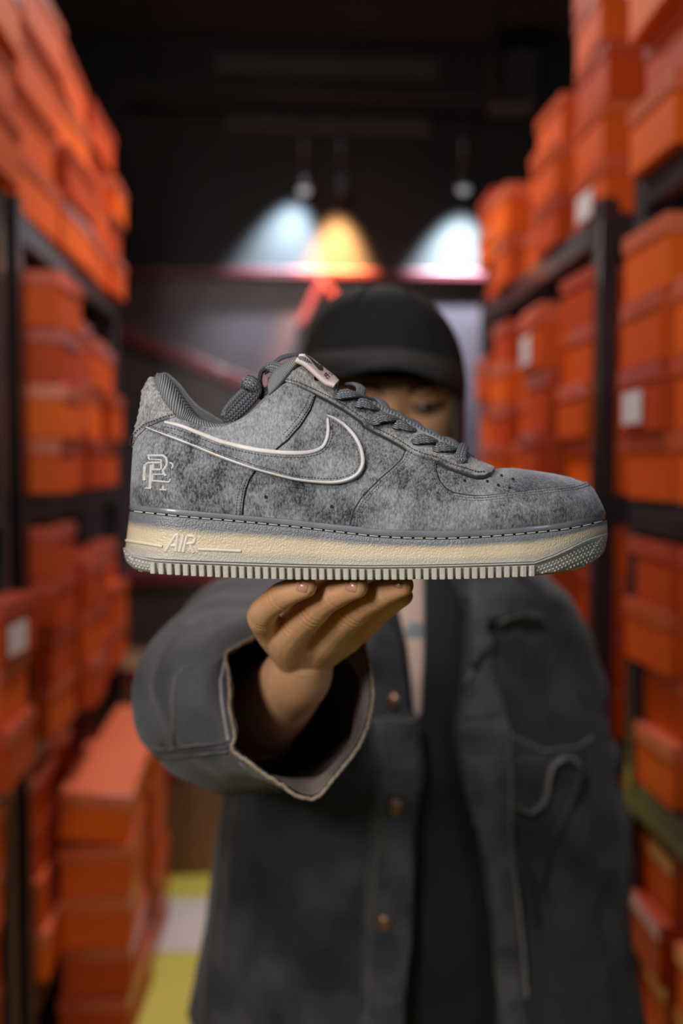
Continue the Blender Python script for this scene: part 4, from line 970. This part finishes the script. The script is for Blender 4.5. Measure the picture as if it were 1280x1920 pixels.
# fingernails on three visible fingertips
def nail(px, py, ang, lw, lh):
    loc, nr = hit(BV_BODY, px, py, .57); 
    t = RT * math.cos(ang) - Vector((0, 0, 1)) * math.sin(ang); t = (t - nr * t.dot(nr)).normalized(); b = nr.cross(t); rows = []
    for i in range(7):
        row = []
        for k in range(7):
            u, v = (i / 6 - .5) * 2, (k / 6 - .5) * 2; q = math.sqrt(max(0, 1 - .55 * u * u)) if u < 0 else math.sqrt(max(0, 1 - .7 * u * u))
            w_ = loc + t * u * lw + b * v * q * lh; n = BV_BODY.find_nearest(w_); row.append(n[0] + n[1] * (.0004 if max(abs(u), abs(v)) < .95 else -.0003))
        rows.append(row)
    return MB().grid(rows).build('fingernail', NAIL, MAN)
nail(460 + 400 / 3.765, 1060 + 158 / 3.765, .25, .0048, .0040); nail(460 + 745 / 3.765, 1060 + 155 / 3.765, .30, .0052, .0042); nail(460 + 1070 / 3.765, 1060 + 138 / 3.765, .3, .0045, .0026)
# eyes, brows
for s in (-1, 1):
    ec = HC + Vector((s * .033, -.0755, .002)); e = MB().ell(ec, (.0135, .0115, .0095), 20, 14).build('eye', EYEW, MAN)
    e.name = 'eye'; ir_ = MB().ell(ec + Vector((.002, -.0085, 0)), (.006, .0035, .006), 16, 10).build('iris', IRIS, MAN); ir_.parent = e; ir_.matrix_parent_inverse = Matrix()
    rows = []
    for i in range(12):
        u = i / 11; x = s * (.014 + .040 * u); z = .0165 + .007 * math.sin(PI * min(1, u * 1.1)); rows.append([])
        for dz in (-.0035, 0, .0035):
            q = HC + Vector((x, -.14, z + dz * (1 - .6 * u))); h = BV_BODY.ray_cast(q, Vector((0, 1, 0))); rows[-1].append((h[0] if h[0] else q) + Vector((0, -.0012, 0)))
    MB().grid(rows).build('eyebrow', HAIR, MAN)
    lid_ = MB()
    rows = [[ec + Vector((.0142 * math.sin(a) , -.0122 * math.cos(a) * math.cos(b), .0102 * math.sin(b))) for a in np.linspace(-1.35, 1.35, 14)] for b in np.linspace(.35, 1.5, 6)]
    lid_.grid(rows); lid_.build('eyelid', SKIN, MAN)
# hair: shell around back and sides falling to the neck
hr = MB(); rows = []
for j in range(16):
    t = j / 15; z = .045 - t * .175; row = []
    for i in range(33):
        a = math.radians(62 + (360 - 124) * i / 32); wv = .0025 * math.sin(i * 2.4 + j * .3); r = 1.0 + .03 * t
        row.append(HC + Vector(((.0865 + wv) * math.sin(a) * r, -(.102 + wv) * math.cos(a) * r + .010, z + .01 * math.sin(i * 1.7))))
    rows.append(row)
hr.grid(rows); hair = hr.build('hair', HAIR, MAN); s_ = hair.modifiers.new('s', 'SOLIDIFY'); s_.thickness = .012; s_.offset = -1

# ---- cap
CC = P(721, 690, 1.135); crx, cry, crz = .0965, .112, .0975
cpE = empty('cap', (0, 0, 0)); cpE.parent = MAN
def crown(a, b, off=0):   # a azimuth 0=front, b elevation 0..pi/2
    x = (crx + off) * math.cos(b) ** .92 * math.sin(a) if b < PI / 2 else 0; y = -(cry + off) * math.cos(b) ** .92 * math.cos(a) if b < PI / 2 else 0
    z = (crz + off) * math.sin(b) ** 1.0
    tl = -.10 * x
    return CC + Vector((x, y + .008, z + tl + .0015 * math.sin(a * 3 + b * 5) * math.cos(b)))
mb = MB(); rows = []
for j in range(25):
    b = -.22 + (PI / 2 + .21) * j / 24; b = min(b, PI / 2 - .001)
    rows.append([crown(2 * PI * i / 72, max(b, 0)) + Vector((0, 0, min(b, 0) * .10)) + (Vector((0, 0, 0))) for i in range(72)])
mb.grid(rows, True); mb.f.append(tuple(len(mb.v) - 72 + k for k in range(72)))
cr = mb.build('crown', CAP, cpE); s_ = cr.modifiers.new('s', 'SOLIDIFY'); s_.thickness = .0025; s_.offset = -1
for k in range(6):
    a = PI / 6 + k * PI / 3; MB().tube([crown(a, b, .0007) for b in np.linspace(0, PI / 2 - .02, 20)], .0013, 6).build('panel_seam', CAP, cpE)
MB().ell(CC + Vector((0, .008, crz + .001)), (.009, .009, .004)).build('top_button', CAP, cpE)
root_ = [P(572, 672, 1.10), P(600, 662, 1.055), P(645, 655, 1.030), P(700, 651, 1.018), P(760, 653, 1.018), P(815, 664, 1.035), P(850, 676, 1.065), P(869, 692, 1.11)]
midr = [P(574, 690, 1.07), P(605, 680, 1.02), P(650, 671, .985), P(705, 666, .970), P(762, 668, .970), P(818, 684, .985), P(852, 704, 1.02), P(871, 720, 1.075)]
edge_ = [P(580, 712, 1.05), P(612, 710, .995), P(655, 700, .955), P(705, 690, .935), P(765, 692, .935), P(820, 712, .950), P(852, 734, .990), P(870, 750, 1.045)]
R3 = [catmull(q, 5) for q in (root_, midr, edge_)]; rows = []
for k in range(len(R3[0])): rows.append([Vector(q) for q in catmull([R3[0][k], R3[1][k], R3[2][k]], 4)])
br = MB().grid(rows).build('brim', CAP, cpE); s_ = br.modifiers.new('s', 'SOLIDIFY'); s_.thickness = .0035; s_.offset = 0
MB().tube([Vector(q) for q in R3[2]], .0024, 8).build('brim_edge', CAP, cpE)

# ---- clothing: shirt core
def tz(py, Y=1.06): return P(640, py, Y).z
shirt = MB(); rs = []
for z, rx, ry in ((.74, .20, .135), (.86, .205, .135), (.98, .20, .130), (1.10, .195, .128), (1.20, .185, .122), (1.26, .165, .108), (1.30, .13, .09), (1.34, .10, .072), (1.365, .075, .066)):
    rg_ = ringp((PX, PYc, z), rx, ry, 72, 2.4); rs.append([p + Vector((0, .006 * noise.noise(Vector((p.x * 9, p.y * 3, p.z * 5))), 0)) for p in rg_])
rs2 = []
for a, b in zip(rs, rs[1:]):
    for t in (0, .25, .5, .75): rs2.append([p.lerp(q, t) for p, q in zip(a, b)])
rs2.append(rs[-1]); shirt.grid(rs2, True); shirt_o = shirt.build('shirt', SHIRT, MAN)
BV_SH = BVHTree.FromPolygons([p for r in rs2 for p in r], [(k * 72 + i, k * 72 + (i + 1) % 72, (k + 1) * 72 + (i + 1) % 72, (k + 1) * 72 + i) for k in range(len(rs2) - 1) for i in range(72)])
G = lambda *p: cC(680, 1060, 2.232, *p)
tee = G((60, -20), (110, 100), (150, 190), (185, 330), (200, 470), (214, 610), (232, 640), (246, 600), (252, 400), (252, 100), (250, -20))
o = overlay('undershirt', tee, .0035, TEE, MAN, bv=BV_SH, step=6, edge=5, Yg=1.08); o['label'] = 'pale pink undershirt in the V of the collar'
o = ribbon('shirt_zip_edge', G((254, -20), (258, 150), (256, 350), (244, 620)), 3, .003, SEAM, MAN, bv=BV_SH, off=.003, Yg=1.08)
mb = MB(); loc, nr = hit(BV_SH, *G((216, 282))[0], 1.08); MB().ell(loc + nr * .004, (.011, .0015, .013)).build('chest_emblem', mat('dull_teal', (.25, .27, .28), .6), MAN)
# ---- jacket
jk = empty('jacket', (0, 0, 0)); jk.parent = MAN
LE = G((40, -40), (110, 180), (180, 330), (206, 590), (250, 640), (266, 850), (240, 1050), (230, 1500), (200, 1800), (195, 2200))
RE = G((330, -40), (420, 200), (400, 480), (368, 640), (378, 760), (402, 900), (452, 1100), (490, 1300), (520, 1500), (545, 1800), (550, 2200))
JR = [(.72, .300, .185), (.80, .285, .180), (.92, .265, .170), (1.04, .250, .165), (1.14, .232, .160), (1.21, .212, .150), (1.26, .190, .135), (1.29, .165, .120), (1.315, .135, .105), (1.34, .12, .092), (1.362, .092, .084)]
NT = 150; zs = np.linspace(JR[0][0], JR[-1][0], 110); jrows = []
JY = PYc + .01
def jrad(z): return interp(z, [(a, b) for a, b, c in JR]), interp(z, [(a, c) for a, b, c in JR])
def edge_theta(edge, z, rx, ry):
    py = 1500
    for _ in range(6):
        X = None; Yf = JY - ry * .95; d = (P(640, py, Yf).z - z); py += d * F / Yf
    px = float(np.interp(py, [p[1] for p in edge], [p[0] for p in edge])); X = (px - 640) * (JY - ry * .95) / F
    return math.asin(max(-.95, min(.95, (X - PX) / rx)))
for z in zs:
    rx, ry = jrad(z); a0 = edge_theta(RE, z, rx, ry); a1 = edge_theta(LE, z, rx, ry); row = []
    for k in range(NT + 1):
        th = a0 + (2 * PI + a1 - a0) * k / NT; sx, cy = math.sin(th), math.cos(th); e = 2 / 2.2
        p = Vector((PX + math.copysign(abs(sx) ** e, sx) * rx, JY - math.copysign(abs(cy) ** e, cy) * ry, z)); nr = Vector((sx / rx, -cy / ry, 0)).normalized()
        fold = .010 * noise.noise(Vector((th * 3.2, z * 3.0, 1.3))) + .006 * noise.noise(Vector((th * 7, z * 9.0, 4.1))) + .0035 * math.sin(th * 13 + z * 5) * max(0, 1.1 - z) * 3
        row.append(p + nr * fold)
    jrows.append(row)
jt = MB().grid(jrows).build('torso_panel', DENIM, jk); s_ = jt.modifiers.new('s', 'SOLIDIFY'); s_.thickness = .004; s_.offset = -1
BV_J = BVHTree.FromPolygons([p for r in jrows for p in r], [(k * (NT + 1) + i, k * (NT + 1) + i + 1, (k + 1) * (NT + 1) + i + 1, (k + 1) * (NT + 1) + i) for k in range(len(zs) - 1) for i in range(NT)])
def jov(name, poly, th, m=DENIM, **k): return overlay(name, poly, th, m, jk, bv=BV_J, step=9, edge=6, Yg=1.06, skirt=.002, **k)
def jrib(name, ln, wd, th, m=SEAM, off=0): return ribbon(name, ln, wd * 1.15, th * 1.1, m, jk, bv=BV_J, step=6, off=off, Yg=1.06)
# plackets
jov('button_placket', G((40, 640), (240, 645), (262, 850), (236, 1050), (224, 1500), (195, 1800), (190, 1950), (-20, 1950), (0, 1500), (22, 1050), (34, 850)), .005, DENIM_W)
jov('buttonhole_placket', G((378, 650), (600, 640), (612, 760), (612, 1100), (640, 1400), (672, 1700), (690, 1950), (556, 1950), (545, 1800), (514, 1450), (488, 1290), (450, 1090), (402, 890), (382, 760)), .006, DENIM_W)
jov('collar_flap', G((416, 60), (560, 40), (640, 110), (728, 232), (708, 262), (600, 250), (520, 262), (548, 330), (470, 420), (420, 470), (404, 350), (412, 200)), .020, DENIM_W)
jov('lapel', G((540, 345), (560, 470), (600, 600), (604, 645), (378, 650), (376, 600), (400, 520), (440, 440), (500, 380)), .007, DENIM_W)
jrib('flap_edge', G((706, 240), (620, 238), (540, 258)), 3, .004, SEAM, .019)
jrib('flap_edge', G((545, 345), (480, 400), (430, 470), (398, 540), (376, 620), (372, 720), (384, 790)), 3.5, .005, SEAM, .007)
jrib('lapel_edge', G((110, 190), (160, 280), (188, 360), (204, 500), (214, 600), (244, 640)), 4, .004, SEAM, .003)
jrib('seam', G((600, 700), (750, 775), (900, 760), (960, 720)), 4, .0022); jrib('seam', G((385, 800), (500, 810), (610, 790)), 4, .0022, SEAM, .004)
jrib('seam', G((20, 655), (120, 640), (240, 650)), 4, .002, SEAM, .004); jrib('seam', G((520, 450), (575, 580), (610, 690), (612, 900), (612, 1150), (650, 1500), (680, 1800)), 4, .0022, SEAM, .004)
jrib('seam', G((70, 660), (95, 860), (70, 1100), (40, 1400), (20, 1900)), 3, .002, SEAM, .004)
jov('pocket_flap', G((626, 800), (760, 790), (905, 778), (905, 840), (890, 850), (840, 815), (795, 812), (772, 862), (762, 930), (745, 985), (700, 1026), (640, 1016), (624, 960)), .007)
jrib('pocket_flap_edge', G((624, 985), (640, 1015), (690, 1028), (738, 996), (758, 950), (764, 890), (778, 830), (818, 800), (862, 806), (888, 840)), 5, .006, SEAM, .006)
jrib('pocket_seam', G((905, 850), (870, 960), (820, 1080), (770, 1180), (740, 1300), (760, 1400)), 6, .006, DENIM, .002)
jrib('pocket_seam', G((625, 1000), (640, 1150), (700, 1350), (720, 1500)), 6, .005, DENIM, .001)
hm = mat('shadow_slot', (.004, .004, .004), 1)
for pl in (((415, 690), (440, 722), (530, 712), (535, 692)), ((410, 815), (420, 835), (505, 820), (505, 805)), ((520, 1165), (530, 1192), (590, 1190), (596, 1168))):
    cx = sum(p[0] for p in pl) / 4; cy = sum(p[1] for p in pl) / 4
    jrib('buttonhole', G((pl[0][0], cy), (pl[2][0], cy - 4)), 7, .0008, hm, .0045)
for c in ((135, 560), (135, 1002), (92, 1482)):
    px, py = G(c)[0]; loc, nr = hit(BV_J, px, py, 1.05); q = nr.to_track_quat('Z', 'Y').to_matrix()
    MB().ell(loc + nr * .0075, (.0088, .0088, .0045), 20, 10, q).build('button', BUTTON, jk)
    MB().tube([loc + nr * .002, loc + nr * .008], .004, 10).build('button_shank', BUTTON, jk)
# collar band behind the neck
rows = []
for k in range(60):
    a = math.radians(35 + 290 * k / 59); fl = .5 + .5 * math.cos(a)
    rows.append([Vector((PX + (r + .002 * math.sin(k)) * math.sin(a), JY - ry_ * math.cos(a), z)) for r, ry_, z in ((.088, .082, 1.352), (.080, .078, 1.385), (.083, .082, 1.395), (.100, .098, 1.372), (.118, .108, 1.335))])
cb = MB().grid(rows).build('collar', DENIM, jk); s_ = cb.modifiers.new('s', 'SOLIDIFY'); s_.thickness = .004
# hanging sleeve (picture right)
def sleeve(name, cs, rads, n=48, amp=.008, seed=1):
    cs = catmull([list(c) + list(r) for c, r in zip(cs, rads)], 8); rows = []; up = None
    for i, c in enumerate(cs):
        p = Vector(c[:3]); t = (Vector(cs[min(i + 1, len(cs) - 1)][:3]) - Vector(cs[max(i - 1, 0)][:3])).normalized()
        sd = t.cross(Vector((0, 1, 0))).normalized(); up_ = sd.cross(t).normalized(); row = []
        for k in range(n):
            a = 2 * PI * k / n; f_ = amp * noise.noise(Vector((math.cos(a) * 1.5 + seed, math.sin(a) * 1.5, i * .35))) + amp * .25 * math.sin(i * .8 + 3.0 * math.sin(a + seed))
            row.append(p + sd * math.cos(a) * (c[3] + f_) + up_ * math.sin(a) * (c[4] + f_))
        rows.append(row)
    o = MB().grid(rows, True).build(name, DENIM, jk); s_ = o.modifiers.new('s', 'SOLIDIFY'); s_.thickness = .003; s_.offset = -1; return o, rows
SLO, slr = sleeve('sleeve', [(PX + .105, PYc + .005, 1.285), (PX + .145, PYc + .005, 1.24), (PX + .170, PYc, 1.15), (PX + .182, PYc, 1.07), (PX + .204, PYc - .005, .95), (PX + .205, PYc - .03, .80), (PX + .200, PYc - .045, .755)], [(.045, .060), (.066, .078), (.070, .082), (.072, .082), (.074, .078), (.066, .070), (.062, .066)], seed=3)
# raised sleeve (picture left) with the wide open cuff
E = lambda x, y, Y: P(240 + x / 2.56, 1040 + y / 2.56, Y)
cuff = [(470, 480, .668), (480, 560, .662), (490, 650, .658), (486, 740, .656), (508, 830, .654), (512, 880, .654), (498, 936, .652), (560, 985, .648), (640, 1045, .645), (720, 1095, .643), (800, 1150, .640), (850, 1168, .640), (905, 1168, .642), (945, 1130, .646), (990, 1070, .652), (1050, 1000, .660), (1100, 930, .668), (1140, 850, .676), (1165, 760, .684), (1176, 660, .690), (1165, 560, .695), (1140, 450, .700), (1100, 370, .706), (1000, 310, .712), (850, 290, .712), (720, 330, .705), (660, 372, .698), (600, 400, .690), (530, 440, .678)]
cuff3 = [list(E(*c)) for c in cuff]; NC = 96
cu = resample(catmull(cuff3, 4, True), .001, True); arr = np.array(cu); idx = np.linspace(0, len(arr), NC, endpoint=False).astype(int); C0 = [Vector(arr[i]) for i in idx]
cc = sum(C0, Vector()) / NC
def ell_ring(px, py, Y, ax1, ay1, tiltY=0.0, amp=6, seed=0):
    out = []
    for c in C0:
        # angle of matching cuff point as seen about the cuff centre
        a = math.atan2(-(c.z - cc.z), c.x - cc.x); 
        dn = noise.noise(Vector((math.cos(a) * 1.6 + seed, math.sin(a) * 1.6, seed * .7))) * amp
        out.append(P(px + math.cos(a) * (ax1 + dn), py + math.sin(a) * (ay1 + dn), Y + tiltY * math.cos(a)))
    return out
R_ = [C0, ell_ring(528, 1322, .715, 158, 150, .02, 5, 1), ell_ring(488, 1318, .765, 196, 165, .02, 7, 2), ell_ring(455, 1316, .82, 200, 172, .02, 8, 3), ell_ring(438, 1310, .89, 184, 176, .01, 8, 4), ell_ring(450, 1285, .97, 165, 172, 0, 9, 5), ell_ring(475, 1240, 1.06, 148, 160, 0, 9, 6), ell_ring(505, 1195, 1.15, 125, 125, 0, 6, 7), ell_ring(560, 1160, 1.21, 110, 90, 0, 3, 8)]
rows = []
for k in range(NC):
    col = catmull([list(r[k]) for r in R_], 7); rows.append([Vector(q) for q in col])
srows = [[rows[k][i] for k in range(NC)] for i in range(len(rows[0]))]
for i, r in enumerate(srows):
    for k, p in enumerate(r):
        a = 2 * PI * k / NC
        if i > 2: d = (p - sum(r, Vector()) / NC).normalized(); p += d * (.0022 * math.sin(i * .55 + 4 * math.sin(a)) * min(1, (i - 2) / 10) + .004 * noise.noise(Vector((p.x * 30, p.y * 12, p.z * 30))))
rsl = MB().grid(srows, True).build('sleeve', DENIM, jk); rsl['label'] = 'wide raised sleeve with open cuff'
BV_SL = BVHTree.FromPolygons([p for r in srows for p in r], [(i * NC + k, i * NC + (k + 1) % NC, (i + 1) * NC + (k + 1) % NC, (i + 1) * NC + k) for i in range(len(srows) - 1) for k in range(NC)])
inner = []
for i, r in enumerate(srows[:40]):
    c = sum(r, Vector()) / NC; inner.append([p + (c - p).normalized() * (.0025 + (.010 * max(0, noise.noise(Vector((p.x * 22, p.y * 18, p.z * 22)))) * min(1, i / 5))) for p in r])
MB().grid(inner, True).build('sleeve_inside', SLEEVE_IN, jk)['label'] = 'dark brown inside of the cuff'
hm_ = MB(); pts = [p for p in C0] + [C0[0], C0[1]]
hem = MB().tube([p + Vector((.0007 * noise.noise(p * 300), 0, .0010 * noise.noise(p * 260 + Vector((3, 3, 3))))) for p in [Vector(q) for q in catmull([list(c) for c in C0], 3, True)] + [C0[0]]], .0017, 8, sq=.9).build('cuff_hem', HEM, jk); hem['label'] = 'frayed tan cuff hem'
# cuff slit corner showing dark inside at upper left
sl = [E(472, 482, .667), E(560, 440, .682), E(650, 390, .696), E(655, 470, .700), E(650, 560, .702), E(610, 640, .692), (E(520, 700, .668)), E(492, 690, .660), E(488, 600, .662)]
SEAM_D = mat('seam_dim', (.085, .08, .08), .85, noise_amt=.4, nscale=90)
def srib(ln, wd, th, m=SEAM_D, nm='sleeve_seam'): return ribbon(nm, cC(240, 1040, 2.56, *ln), wd, th, m, jk, bv=BV_SL, step=5, Yg=.75)
srib(((110, 935), (220, 930), (330, 912), (470, 905)), 4, .0016); srib(((115, 975), (240, 968), (360, 955), (480, 945)), 4, .0016); srib(((112, 955), (240, 950), (360, 934), (480, 926)), 7, .0012, DENIM)
srib(((225, 930), (215, 800), (210, 680), (225, 590), (270, 540), (300, 548)), 4, .0015); srib(((190, 390), (240, 345), (330, 320), (420, 325)), 5, .002)
srib(((470, 500), (445, 600), (450, 700), (465, 800), (480, 890)), 5, .0016, SEAM, 'cuff_seam')
srib(((535, 1000), (640, 1080), (740, 1140), (840, 1190)), 4, .0014, SEAM, 'cuff_seam')
# trousers and shoes below the frame
for s in (-1, 1):
    MB().tube([(PX + s * .09, PYc, .86), (PX + s * .095, PYc, .5), (PX + s * .098, PYc + .01, .10)], [.105, .085, .070], 24).build('trouser_leg', TROUSER, MAN)
    MB().ell((PX + s * .095, PYc - .06, .045), (.052, .135, .045), 20, 12).build('shoe', SHIRT, MAN)
